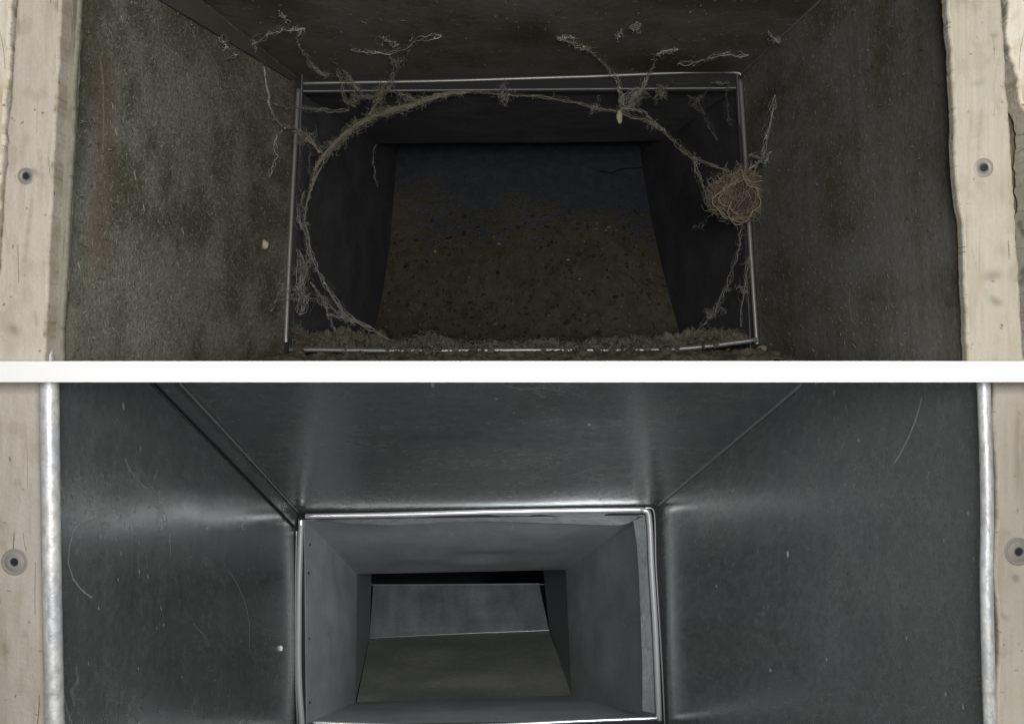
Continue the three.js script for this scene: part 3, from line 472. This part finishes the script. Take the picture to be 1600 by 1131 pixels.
// one strand bundle: n threads that wander about the same path, side fibres, specks of dust on them
function strand(web, R, list, o = {}) {
  const fb = new FB();
  const { r = 0.00032, n = 2, amp = 0.004, fuzz = 6, speck = 6, col = [0.14, 0.13, 0.105], dd = 0, spread = 0.001, len = 0.0055 } = o;
  const base = spline(list.map(([x, y, d]) => P(x, y, (d > 1 ? d : Math.min(d ?? rd(y), wallD(x, y))) + dd)), list.length * 12);
  let plen = 0; for (let k = 1; k < base.length; k++) plen += base[k].distanceTo(base[k - 1]);
  const thread = (rr, sp, am, c, sides) => {
    const off = V((R() - 0.5) * sp * 2, (R() - 0.5) * sp * 2, (R() - 0.5) * sp * 2), ph = R() * 90, fq = 2 + plen / (0.006 + 0.01 * R()), a0 = R() < 0.5 ? 0 : R() * 0.5, a1 = R() < 0.5 ? 1 : 1 - R() * 0.4;
    const pts = [];
    for (let k = 0; k < base.length; k++) { const u = k / (base.length - 1); if (sides === 3 && (u < a0 || u > a1)) continue; const w = Math.min(1, 9 * u + 0.05, 9 * (1 - u) + 0.05); pts.push(base[k].clone().addScaledVector(off, 0.3 + 0.7 * w).add(V((fbm(u * fq, ph, 5, 3) - 0.5) * am * 2 * w, (fbm(u * fq, ph, 6, 3) - 0.5) * am * 2 * w, (fbm(u * fq, ph, 7, 3) - 0.5) * am * 2 * w))); }
    if (pts.length > 2) fb.tube(pts, (u) => rr * (0.35 + 2.1 * Math.pow(fbm(u * fq * 1.3, ph, 8, 2), 2)), c, sides);
  };
  for (let q = 0; q < n; q++) thread(r * 0.5, spread * 0.8, amp * 0.9, mul3(col, 0.7 + 0.6 * R()), 4);
  for (let q = 0; q < n * 1.3; q++) thread(0.000065, spread * 1.8, amp * 1.4, mul3(col, 0.9 + 0.7 * R()), 3);
  for (let q = 0; q < fuzz * 1.3; q++) {
    const a = base[(R() * (base.length - 1)) | 0], L = len * (0.15 + 1.3 * Math.pow(R(), 2)), d = V(R() - 0.5, R() - 0.5, (R() - 0.5) * 0.5).normalize(), p = a.clone(), pts = [a];
    for (let k = 0; k < 7; k++) { d.add(V(R() - 0.5, R() - 0.55, R() - 0.5).multiplyScalar(2)).normalize(); p.addScaledVector(d, L / 7); pts.push(p.clone()); }
    fb.tube(spline(pts, 14), 0.00008 + 0.00007 * R(), mul3(col, 0.8 + 0.7 * R()), 3);
  }
  for (let q = 0; q < speck; q++) { const k = (R() * (base.length - 1)) | 0; fb.crumb(base[k].clone().add(V((R() - 0.5) * spread * 2, (R() - 0.5) * spread * 2, (R() - 0.5) * spread)), r * (0.7 + 1.6 * R() * R()), R, mul3(col, 0.7 + 0.7 * R())); }
  mesh('strand', fb.geo(), dustMat, web);
}
// fluffy clump: a tangle of fibres about a point
function clump(web, R, x, y, rad, n, col = [0.2, 0.185, 0.15], r = 0.00011) {
  const c = P(x, y, Math.min(rd(y), wallD(x, y))), fb = new FB();
  const lobes = []; for (let k = 0; k < 4; k++) lobes.push(V(R() - 0.5, R() - 0.5, R() - 0.5).multiplyScalar(rad * 1.4));
  for (let q = 0; q < n * 2.4; q++) { const pts = []; const p = V(R() + R() - 1, R() + R() - 1, (R() - 0.5) * 0.8).multiplyScalar(rad * 0.75).add(lobes[(R() * 4) | 0]), d = V(R() - 0.5, R() - 0.5, R() - 0.5).normalize(); for (let k = 0; k < 7; k++) { pts.push(p.clone().add(c)); d.add(V(R() - 0.5, R() - 0.5, R() - 0.5).multiplyScalar(2.2)).normalize(); p.addScaledVector(d, rad * 0.22); } fb.tube(spline(pts, 14), r * (0.6 + R()), mul3(col, 0.55 + 0.9 * R()), 3); }
  for (let q = 0; q < n * 0.5; q++) fb.crumb(c.clone().add(V(R() + R() - 1, R() + R() - 1, R() - 0.5).multiplyScalar(rad * 0.5)).add(lobes[(R() * 4) | 0]), 0.00025 + 0.0008 * R() * R(), R, mul3(col, 0.5 + 0.6 * R()));
  mesh('clump', fb.geo(), dustMat, web);
}
function web(name, label, seed, build) { const t = thing(name, label, 'cobweb'); build(t, rng(seed)); return t; }
const hair = [0.36, 0.345, 0.295], tan = [0.24, 0.218, 0.165], pgrey = [0.27, 0.262, 0.228];
web('cobweb', 'thick dust-laden cobweb sagging in an arch below the upper rim bar', 2001, (fb, R) => {
  const arch = [[484, 300], [496, 272], [508, 250], [530, 217], [560, 193], [592, 178], [625, 169], [655, 158], [690, 147], [730, 143], [780, 146], [830, 149], [880, 156], [925, 166], [962, 174], [995, 184], [1025, 197], [1050, 216], [1072, 238], [1090, 249], [1115, 258], [1140, 268]];
  strand(fb, R, arch, { n: 3, r: 0.00045, amp: 0.003, fuzz: 80, speck: 80, col: tan, spread: 0.0007, len: 0.006 });
  const thick = [[492, 262], [510, 238], [535, 212], [562, 192], [598, 176], [640, 165], [690, 148], [730, 144]];
  strand(fb, R, thick, { n: 12, r: 0.0004, amp: 0.0034, fuzz: 420, speck: 260, col: tan, spread: 0.0013, len: 0.007 });
  for (const [x, y] of [[515, 232], [530, 220], [545, 205], [560, 196], [580, 184], [605, 174], [632, 167], [660, 156]]) clump(fb, R, x, y, 0.006, 14, tan);
  for (const [x, y] of [[780, 150], [792, 153], [790, 140], [968, 172], [930, 166], [1022, 192], [1090, 250]]) clump(fb, R, x, y, 0.005, 12, pgrey);
  strand(fb, R, [[484, 300], [477, 322], [476, 345], [481, 375], [490, 410], [501, 432], [522, 468], [548, 496], [578, 514], [608, 530]], { n: 3, spread: 0.0008, r: 0.0005, fuzz: 40, speck: 20, col: pgrey });
  strand(fb, R, [[492, 262], [484, 300]], { n: 4, r: 0.0007, col: tan });
});
web('cobweb', 'tangled grey cobweb strands hanging between the ceiling and the upper left rim corner', 2003, (fb, R) => {
  strand(fb, R, [[353, 92, 0.66], [394, 68, 0.67], [437, 46, 0.68], [476, 44, 0.7]], { n: 2, r: 0.0005, col: hair, fuzz: 10 });
  strand(fb, R, [[343, 60, 0.6], [349, 66, 0.61], [356, 76, 0.62]], { n: 1, r: 0.0005, col: hair }); strand(fb, R, [[436, 18, 0.63], [443, 24, 0.63], [446, 34, 0.64]], { n: 1, r: 0.0004, col: hair });
  strand(fb, R, [[356, 76, 0.62], [353, 92, 0.66]], { n: 1, r: 0.0002 }); strand(fb, R, [[446, 34, 0.64], [440, 44, 0.68]], { n: 1, r: 0.0002 });
  clump(fb, R, 396, 70, 0.004, 8, pgrey);
  strand(fb, R, [[394, 68, 0.67], [404, 88, 0.69], [412, 104, 0.7]], { n: 1, r: 0.0002, fuzz: 2 });
  strand(fb, R, [[476, 44, 0.7], [464, 54, 0.7], [475, 84, 0.73], [491, 104, 0.75], [508, 120, 0.77]], { n: 3, r: 0.0006, col: hair }); clump(fb, R, 506, 118, 0.0055, 26, tan);
  strand(fb, R, [[412, 104, 0.7], [417, 140, 0.71], [421, 165, 0.72], [433, 190], [446, 198], [462, 201]], { n: 3, r: 0.00045, col: hair, speck: 12 });
  strand(fb, R, [[418, 155, 0.72], [440, 166], [472, 168], [512, 173], [545, 172]], { n: 3, r: 0.0004, col: pgrey });
  strand(fb, R, [[442, 202], [430, 217], [431, 245], [426, 262], [420, 277]], { n: 2, r: 0.00045, col: hair, speck: 10 });
  strand(fb, R, [[440, 198], [462, 204], [480, 217], [492, 228], [502, 238]], { n: 5, r: 0.0007, col: tan, spread: 0.003, fuzz: 40, speck: 20 }); clump(fb, R, 480, 219, 0.007, 30, tan);
  strand(fb, R, [[505, 222], [530, 226], [512, 228]], { n: 2 });
  strand(fb, R, [[484, 236], [482, 262], [485, 280]], { n: 2, r: 0.0003 }); strand(fb, R, [[468, 210], [470, 240], [468, 275], [470, 300]], { n: 2, r: 0.0003 });
});
web('cobweb', 'dusty cobweb tufts stretched over the upper rim bar left of its middle', 2005, (fb, R) => {
  const g = { n: 2, r: 0.0004, col: tan, spread: 0.002, fuzz: 30, speck: 14 };
  strand(fb, R, [[521, 84], [526, 100], [535, 118], [552, 135], [575, 152], [590, 158]], g); strand(fb, R, [[528, 108], [534, 140], [540, 158], [555, 166]], g); strand(fb, R, [[535, 110], [545, 120], [560, 142]], { ...g, n: 4 });
  strand(fb, R, [[645, 55, 0.74], [643, 72, 0.76], [630, 92], [616, 112], [605, 135], [592, 158], [575, 180]], { ...g, n: 4, spread: 0.003 });
  strand(fb, R, [[608, 88], [618, 96], [632, 92]], g); strand(fb, R, [[605, 138], [628, 150], [650, 158]], g); strand(fb, R, [[600, 142], [570, 150], [548, 148]], { ...g, n: 3 });
  strand(fb, R, [[592, 55, 0.72], [612, 66, 0.73], [622, 70, 0.74]], { n: 2, r: 0.0004, col: hair }); strand(fb, R, [[548, 78, 0.73], [590, 82, 0.74], [620, 80, 0.75], [660, 60, 0.72], [690, 56, 0.7]], { n: 2, r: 0.0004, col: hair });
  for (const [x, y, r] of [[540, 120, 0.005], [552, 152, 0.006], [602, 140, 0.008], [590, 160, 0.008], [618, 100, 0.005], [640, 152, 0.005]]) clump(fb, R, x, y, r * 0.85, 16, tan);
});
web('cobweb', 'fine grey cobweb clinging beside the left rim bar above the dust heap', 2007, (fb, R) => {
  const g = { n: 2, r: 0.0004, col: pgrey, fuzz: 20, speck: 16, spread: 0.001 };
  strand(fb, R, [[424, 486], [428, 474], [440, 470], [462, 468], [485, 466], [506, 477], [516, 500], [524, 518]], g); strand(fb, R, [[432, 440], [441, 448], [436, 462], [428, 474]], { ...g, n: 1 });
  strand(fb, R, [[466, 390], [470, 420], [468, 450], [474, 470], [466, 490]], { ...g, n: 6, spread: 0.004, fuzz: 50 }); strand(fb, R, [[486, 400], [474, 425], [466, 452]], { ...g, n: 4, spread: 0.003 });
  strand(fb, R, [[485, 440], [505, 468], [530, 492], [555, 508]], g); strand(fb, R, [[500, 432], [525, 470], [540, 495]], { ...g, n: 2 }); strand(fb, R, [[510, 492], [545, 498], [580, 514]], { ...g, n: 2 });
  strand(fb, R, [[463, 340], [474, 360], [486, 405]], g); strand(fb, R, [[476, 300], [466, 330], [470, 360]], { ...g, n: 2, r: 0.0003 });
  for (const [x, y, r, n] of [[470, 425, 0.007, 40], [468, 455, 0.007, 36], [480, 408, 0.005, 20], [508, 470, 0.005, 16], [474, 350, 0.004, 12], [540, 495, 0.004, 14]]) clump(fb, R, x, y, r, n, [0.2, 0.195, 0.17]);
});
web('cobweb', 'loose cobweb with a tan flake, hung from the ceiling over the upper right rim', 2009, (fb, R) => {
  const g = { n: 3, r: 0.00045, col: pgrey, fuzz: 20, speck: 10 };
  strand(fb, R, [[872, 59, 0.7], [900, 70, 0.72], [922, 79, 0.73], [948, 104, 0.76], [965, 125], [969, 142], [975, 165]], { ...g, col: hair }); strand(fb, R, [[872, 59, 0.7], [898, 59, 0.7]], { ...g, n: 2 }); clump(fb, R, 918, 77, 0.004, 14, tan);
  strand(fb, R, [[1026, 92], [1014, 116], [1003, 138], [985, 162], [970, 172]], { ...g, col: hair }); strand(fb, R, [[1000, 138], [985, 150], [968, 160]], { ...g, n: 5, spread: 0.004, fuzz: 40 }); strand(fb, R, [[970, 168], [1000, 172], [1022, 192], [1040, 205]], { ...g, n: 3 });
  strand(fb, R, [[1026, 86, 0.74], [1035, 82, 0.74], [1060, 76, 0.73]], { ...g, col: hair }); strand(fb, R, [[965, 60, 0.72], [970, 48, 0.71]], { ...g, n: 1 }); strand(fb, R, [[1060, 99, 0.77], [1092, 97, 0.77], [1125, 84, 0.75], [1170, 86, 0.74]], { ...g, n: 2, r: 0.0004, col: hair });
  for (const [x, y, r, n] of [[1001, 145, 0.006, 30], [990, 158, 0.006, 24], [1030, 142, 0.006, 36]]) clump(fb, R, x, y, r, n, [0.2, 0.195, 0.14]);
  clump(fb, R, 992, 40, 0.004, 16, pgrey);
});
web('cobweb', 'faint cobweb threads in the upper right corner of the branch duct', 2011, (fb, R) => {
  const g = { n: 2, r: 0.0003, col: [0.1, 0.097, 0.085], fuzz: 14, speck: 8 };
  strand(fb, R, [[1075, 148], [1092, 160], [1103, 182], [1112, 200], [1122, 220]], g); strand(fb, R, [[1135, 150], [1139, 178], [1146, 200]], g); strand(fb, R, [[1092, 152], [1084, 165], [1100, 176]], g); strand(fb, R, [[1110, 128], [1124, 130], [1140, 128]], { ...g, r: 0.0008, n: 3 }); strand(fb, R, [[1055, 122], [1050, 130], [1108, 131], [1092, 152], [1075, 148]], { ...g, n: 1 }); strand(fb, R, [[1140, 128], [1135, 150]], g); strand(fb, R, [[1092, 152], [1092, 160]], g);
});
web('cobweb', 'knotted cobweb threads running up the right wall from the fibre ball', 2013, (fb, R) => {
  const g = { n: 3, r: 0.00045, col: pgrey, fuzz: 18, speck: 18 };
  strand(fb, R, [[1172, 262], [1190, 250], [1196, 232], [1201, 205], [1209, 172], [1212, 148]].map(([x, y]) => [x, y, 0.735]), { ...g, col: hair }); strand(fb, R, [[1170, 242], [1186, 244], [1196, 256]].map(([x, y]) => [x, y, 0.74]), g); strand(fb, R, [[1196, 256], [1202, 238]].map(([x, y]) => [x, y, 0.735]), g);
  strand(fb, R, [[1202, 50, 0.69], [1212, 62, 0.69], [1218, 66, 0.69]], g); clump(fb, R, 1190, 250, 0.004, 18, pgrey);
});
web('cobweb', 'thin beaded cobweb sagging from the fibre ball down to the dust heap', 2015, (fb, R) => {
  strand(fb, R, [[1162, 345], [1157, 378], [1147, 420], [1137, 452], [1122, 480], [1106, 500], [1088, 518]], { n: 2, r: 0.0004, col: pgrey, fuzz: 16, speck: 20 }); strand(fb, R, [[1172, 400], [1166, 430], [1162, 460], [1158, 510]], { n: 2, r: 0.0003, col: pgrey, fuzz: 16 });
  for (const [x, y, r, n] of [[1136, 454, 0.003, 10], [1112, 492, 0.005, 20], [1128, 482, 0.004, 10], [1162, 452, 0.005, 14], [1168, 412, 0.004, 10]]) clump(fb, R, x, y, r, n, [0.2, 0.195, 0.175]);
  strand(fb, R, [[1085, 250], [1094, 280], [1102, 300], [1110, 315]], { n: 3, r: 0.0004, col: pgrey, fuzz: 16 }); strand(fb, R, [[1083, 354], [1095, 355], [1105, 342]], { n: 1, r: 0.0003 });
});
web('cobweb', 'short dusty thread dangling from the inner duct ceiling on the left', 2017, (fb, R) => { strand(fb, R, [[588, 226, 1.2], [583, 250, 1.2], [586, 275, 1.2], [590, 292, 1.2]], { n: 2, r: 0.0007, col: pgrey, fuzz: 8, speck: 8 }); });
// the ball of wiry fibres on the right rim bar
{
  const c = P(1153, 309, 0.752), t = thing('fibre_ball', 'brown ball of tangled wiry fibres stuck on the right rim bar', 'fibre ball', null, c.toArray()), R = rng(3001);
  const core = new THREE.IcosahedronGeometry(0.019, 4), a = core.getAttribute('position');
  for (let k = 0; k < a.count; k++) { const p = V(a.getX(k), a.getY(k), a.getZ(k)), f = 0.8 + 0.4 * fbm(p.x * 160 + 9, p.y * 160 + p.z * 130, 33, 3); a.setXYZ(k, p.x * f * 1.12, p.y * f * 0.88, p.z * f * 0.8); }
  core.computeVertexNormals(); mesh('core', core, plain([0.045, 0.034, 0.024], 0.95), t);
  const loop = (rad, tilt, turn, cx, cy, arc, ph) => { const pts = []; const n = 26; for (let k = 0; k <= n; k++) { const an = ph + (arc * k) / n; const w = 1 + 0.2 * Math.sin(an * 2 + ph * 3) + 0.1 * Math.sin(an * 3.7 + ph) + 0.07 * Math.sin(an * 7 + ph * 5); const p = V(Math.cos(an) * rad * w, Math.sin(an) * rad * 0.8 * w, 0.002 * Math.sin(an * 3 + ph)); p.applyAxisAngle(V(Math.cos(turn), Math.sin(turn), 0), tilt); p.x += cx; p.y += cy; pts.push(p); } return pts; };
  const fb = new FB(), tones = [[0.18, 0.15, 0.112], [0.25, 0.21, 0.155], [0.1, 0.08, 0.058], [0.31, 0.265, 0.2], [0.15, 0.127, 0.096]];
  for (let k = 0; k < 420; k++) { const rad = 0.005 + 0.0145 * Math.sqrt(R()); fb.tube(loop(rad, (R() - 0.5) * 2.6, R() * 6.28, (R() - 0.5) * 0.014, (R() - 0.5) * 0.009, 1.2 + R() * 3.6, R() * 6.28), 0.00014 + 0.00022 * R() * R(), mul3(tones[(R() * 5) | 0], 0.7 + 0.5 * R()), 4); }
  for (let k = 0; k < 150; k++) { const an = R() * 6.28, p = V(Math.cos(an) * 0.019, Math.sin(an) * 0.016, (R() - 0.5) * 0.015), q = p.clone().multiplyScalar(1.15 + 0.55 * R() * R()).add(V((R() - 0.5) * 0.008, (R() - 0.5) * 0.008, 0)); fb.tube(spline([p, p.clone().lerp(q, 0.5).add(V((R() - 0.5) * 0.004, (R() - 0.5) * 0.004, 0)), q], 8), 0.0002, tones[(R() * 5) | 0], 3); }
  for (let k = 0; k < 800; k++) { const an = R() * 6.28, el = (R() - 0.4) * 1.5, p = V(Math.cos(an) * Math.cos(el) * 0.0215, Math.sin(an) * Math.cos(el) * 0.0175, Math.abs(Math.sin(el)) * 0.016), d = V(R() - 0.5, R() - 0.3, R() - 0.5).normalize(), pts = [p.clone()]; for (let z = 0; z < 6; z++) { d.add(V(R() - 0.5, R() - 0.5, R() - 0.5).multiplyScalar(1.1)).addScaledVector(p, -12).normalize(); p.addScaledVector(d, 0.003); pts.push(p.clone()); } fb.tube(spline(pts, 12), 0.00013 + 0.0001 * R(), mul3([0.3, 0.25, 0.175], 0.5 + 0.8 * R()), 3); }
  const m = mesh('tangle', fb.geo(), dustMat, t); m.userData.kind = 'stuff';
  const big = [[0.023, 0.5, 0.4, 0.001, -0.001, 5.4, 2], [0.021, -0.6, 1.9, -0.004, -0.002, 4.2, 3.4], [0.013, 0.3, 0.2, 0.002, 0.003, 4.4, 3.0], [0.017, -0.4, 2.5, 0.006, 0.001, 4.8, 0.4], [0.011, 0.2, 1.2, -0.008, -0.004, 5.6, 1.1], [0.025, 0.7, 1.1, 0.002, 0.001, 3.2, 3.6]];
  for (const L of big) { const s = new FB(); s.tube(loop(...L).map((p) => p.add(V(0, 0, 0.012))), 0.00048, [0.26, 0.21, 0.145], 6); mesh('strand', s.geo(), dustMat, t); }
}
// dust heaped on the lower rim bar and on the floor in front of it
{
  const prof = [[448, 545], [456, 528], [470, 524], [520, 519], [560, 519], [600, 527], [640, 533], [668, 527], [690, 531], [740, 537], [800, 536], [850, 534], [905, 535], [960, 531], [1005, 526], [1050, 526], [1075, 520], [1110, 517], [1150, 518], [1172, 523], [1184, 534]];
  const top = (x) => { for (let k = 0; k < prof.length - 1; k++) if (x <= prof[k + 1][0]) return lerp(prof[k][1], prof[k + 1][1], clamp((x - prof[k][0]) / (prof[k + 1][0] - prof[k][0]))); return 534; };
  const barY = (x) => lerp(548, 535, smooth(1040, 1185, x));
  const T = new Tex(0.42, 0.08, 1024).fill((x, y) => { const f = fbm(x * 200, y * 200, 3101, 4), g = fbm(x * 700, y * 700, 3103, 2), n = fbm(x * 40, y * 40, 3105, 3); return { c: mul3(mix3([0.15, 0.132, 0.095], [0.105, 0.098, 0.075], n), 0.35 + 0.7 * f + 0.35 * g), b: 0.3 + 0.4 * f + 0.3 * g, r: 0.97, m: 0 }; });
  const hm = T.material(0.0012), t = thing('dust_heap', 'ragged grey-brown dust heaped along the lower rim bar of the dirty duct', 'dust');
  const heap = (s, u) => { const x = lerp(448, 1184, s), an = u * Math.PI, d = 0.779, yb = barY(x) + 2, k = d / FPX, h = (yb - top(x)) * k; const n1 = fbm(s * 60, u * 5, 3111, 4) - 0.5, n2 = fbm(s * 190, u * 16, 3113, 3) - 0.5; const p = P(x, yb, d); p.y += Math.sin(an) * h * (1.0 + 1.1 * n1 + 0.6 * n2); p.z += Math.cos(an) * 0.016 * (1 + 0.9 * n1 + 0.8 * n2); return p; };
  mesh('pile', sheet((s, u) => heap(s, u), 420, 22, 0.0008, P(815, 600, 0.77)), hm, t);
  const fl = (s, u) => { const x0 = 440 + (1190 - 440) * s, p = uB(1 - u, s), q = p.clone(); q.y += 0.002 + 0.0105 * (1 - 0.85 * smooth(0.55, 0.95, u)) * Math.pow(fbm(s * 50, u * 8, 3121, 4), 1.5) * smooth(0, 0.1, u + 0.05) - 0.002; return q; };
  mesh('floor_dust', sheet((s, u) => fl(s, 0.02 + 0.96 * u), 300, 60, 0.0008, P(815, 330, 0.6)), hm, t);
  const fb = new FB(), R = rng(3131);
  for (let k = 0; k < 420; k++) { const x = 455 + 725 * R(), on = R(), y = on < 0.55 ? lerp(top(x) + 3, barY(x), R()) : barY(x) + 4 + 16 * R(); if (on >= 0.55 && R() < 0.25) continue; const d = on < 0.55 ? 0.752 - 0.004 * R() : 0.745 - 0.03 * R(); const c = mul3([0.125, 0.112, 0.08], 0.3 + 0.9 * R()); fb.crumb(P(x, y, d), 0.0004 + 0.0016 * Math.pow(R(), 2.6), R, c); }
  // lumps that hang over the bar and hide it in places
  for (const [x0, x1, n] of [[602, 700, 120], [700, 772, 70], [835, 960, 130], [970, 1060, 80], [452, 480, 30], [1090, 1120, 16]]) for (let k = 0; k < n; k++) { const x = lerp(x0, x1, R()), y = barY(x) - 8 + 14 * R(); fb.crumb(P(x, y, 0.746), 0.0005 + 0.0019 * Math.pow(R(), 2.8), R, mul3([0.12, 0.106, 0.077], 0.4 + 0.8 * R())); }
  for (let k = 0; k < 260; k++) { const x = 455 + 725 * R(), y = top(x) + (barY(x) - top(x)) * R(), p = P(x, y, 0.75), an = R() * 6.28, L = 0.003 + 0.006 * R(); fb.tube(spline([p, p.clone().add(V(Math.cos(an) * L * 0.5, Math.abs(Math.sin(an)) * L * 0.6, 0.001)), p.clone().add(V(Math.cos(an) * L, Math.abs(Math.sin(an)) * L * 0.5, 0.002))], 6), 0.0003, mul3([0.17, 0.155, 0.125], 0.5 + 0.7 * R()), 3); }
  const lm = mesh('crumbs', fb.geo(), dustMat, t); lm.userData.kind = 'stuff';
  for (const [x, y, r, n] of [[466, 524, 0.006, 30], [462, 512, 0.004, 16], [478, 530, 0.006, 24], [668, 528, 0.006, 24], [1120, 520, 0.006, 24], [1008, 530, 0.005, 20], [560, 522, 0.005, 20], [640, 556, 0.005, 20], [905, 552, 0.005, 20]]) clump(t, R, x, y, r, n, [0.15, 0.135, 0.098]);
}
{
  const lump = (name, label, cat, x, y, d, r, col, sc, seed) => { const R = rng(seed), g = new THREE.IcosahedronGeometry(r, 3), a = g.getAttribute('position'); for (let k = 0; k < a.count; k++) { const p = V(a.getX(k), a.getY(k), a.getZ(k)), f = 0.75 + 0.5 * fbm(p.x / r * 1.3 + seed, p.y / r * 1.3 + p.z / r, seed, 3); a.setXYZ(k, p.x * f * sc[0], p.y * f * sc[1], p.z * f * sc[2]); } g.computeVertexNormals(); const q = P(x, y, d); g.translate(q.x, q.y, q.z); return single(name, g, plain(col, 0.9), label, cat); };
  lump('dust_lump', 'small cream lump stuck low on the dirty left wall', 'lump', 413, 382, uLeft.at(413, 382).length() / ray(413, 382).length() - 0.002, 0.0034, [0.45, 0.385, 0.26], [0.9, 1.1, 0.8], 41);
  lump('flake', 'tan flake dangling under the arched cobweb, upper right', 'flake', 968, 182, 0.765, 0.0048, [0.36, 0.31, 0.21], [0.55, 1.25, 0.4], 42);
  lump('pebble', 'pale pebble lying at the foot of the right rim bar', 'pebble', 1192, 546, 0.735, 0.0042, [0.22, 0.2, 0.155], [1.5, 0.8, 0.9], 43);
  lump('lint_tuft', 'pale cluster of lint stuck on the clean left wall', 'lint', 438, 1013, lLeft.at(438, 1013).length() / ray(438, 1013).length() - 0.0006, 0.0024, [0.75, 0.75, 0.73], [0.9, 1.2, 0.35], 44);
}
// short lint fibres standing off the dusty walls
{
  const fb = new FB(), R = rng(3301);
  const scatter = (fn, n, w, lift) => { for (let k = 0; k < n; k++) { const s = R() * 0.97, t = 0.02 + R() * 0.96; if (R() > w(s, t)) continue; const p = fn(s, t).lerp(uIn, 0.003), e = 0.004, ds = fn(s + e, t).sub(fn(s, t)).normalize(), dt = fn(s, Math.min(1, t + e)).sub(fn(s, t)).normalize(), an = R() * 6.28, L = 0.0006 + 0.0035 * Math.pow(R(), 3), nn = uIn.clone().sub(p).normalize(); const a = p.clone().addScaledVector(ds, Math.cos(an) * L).addScaledVector(dt, Math.sin(an) * L), b = p.clone().addScaledVector(ds, Math.cos(an + 1) * L * 0.6).addScaledVector(dt, Math.sin(an + 1) * L * 0.6).addScaledVector(nn, lift * R()); fb.tube(spline([a, b, p], 5), 0.00007 + 0.00022 * Math.pow(R(), 3), mul3([0.2, 0.192, 0.16], 0.4 + 1.0 * R() * R()), 3); } };
  scatter(uL, 2200, (s, t) => 0.35 + 0.65 * fbm(s * 5, t * 5, 71, 3), 0.002); scatter(uR, 1200, (s) => 1.1 - s, 0.0015); scatter(uT, 420, () => 1, 0.002);
  const m = single('lint_fibres', fb.geo(), dustMat, 'short grey lint fibres stuck over the walls of the dirty duct', 'lint'); m.userData.kind = 'stuff';
}


// ------------------------------------------------------------------ added lamp behind the camera, unseen, in place of a flash
{
  const t = thing('added_lamp', 'unseen flat lamp panel added behind the camera, shining into both duct mouths', 'lamp', null, LAMP.pos);
  t.lookAt(...LAMP.aim);
  const hs = new THREE.BoxGeometry(LAMP.w + 0.02, LAMP.h + 0.02, 0.02); hs.translate(0, 0, -0.014); mesh('housing', hs, plain([0.05, 0.05, 0.05], 0.6), t);
  const df = new THREE.PlaneGeometry(LAMP.w, LAMP.h); df.translate(0, 0, -0.0025); mesh('diffuser', df, new THREE.MeshStandardMaterial({ color: 0xffffff, emissive: new THREE.Color(1, 0.97, 0.92), emissiveIntensity: 1 }), t);
}
{
  const t = thing('fill_torch', 'unseen added torch shining down into the clean duct', 'fill_torch', null, FILL_TORCH.pos);  // added out of view to brighten the lower duct, not a found source
  t.lookAt(...FILL_TORCH.aim);
  const pts = [[0.001, -0.11], [0.013, -0.11], [0.013, -0.03], [0.02, -0.012], [0.02, 0.002], [0.018, 0.002], [0.012, -0.014], [0.001, -0.016]].map(([r, z]) => new THREE.Vector2(r, z));
  const g = new THREE.LatheGeometry(pts, 24); g.rotateX(Math.PI / 2); g.translate(0, 0, -0.03); mesh('body', g, plain([0.03, 0.03, 0.03], 0.4, 0.6), t);
  const l = new THREE.CircleGeometry(0.016, 24); l.translate(0, 0, -0.03); mesh('lens', l, new THREE.MeshStandardMaterial({ color: 0xffffff, emissive: new THREE.Color(0.97, 0.99, 1), emissiveIntensity: 2 }), t);
}
renderer.render(scene, camera);
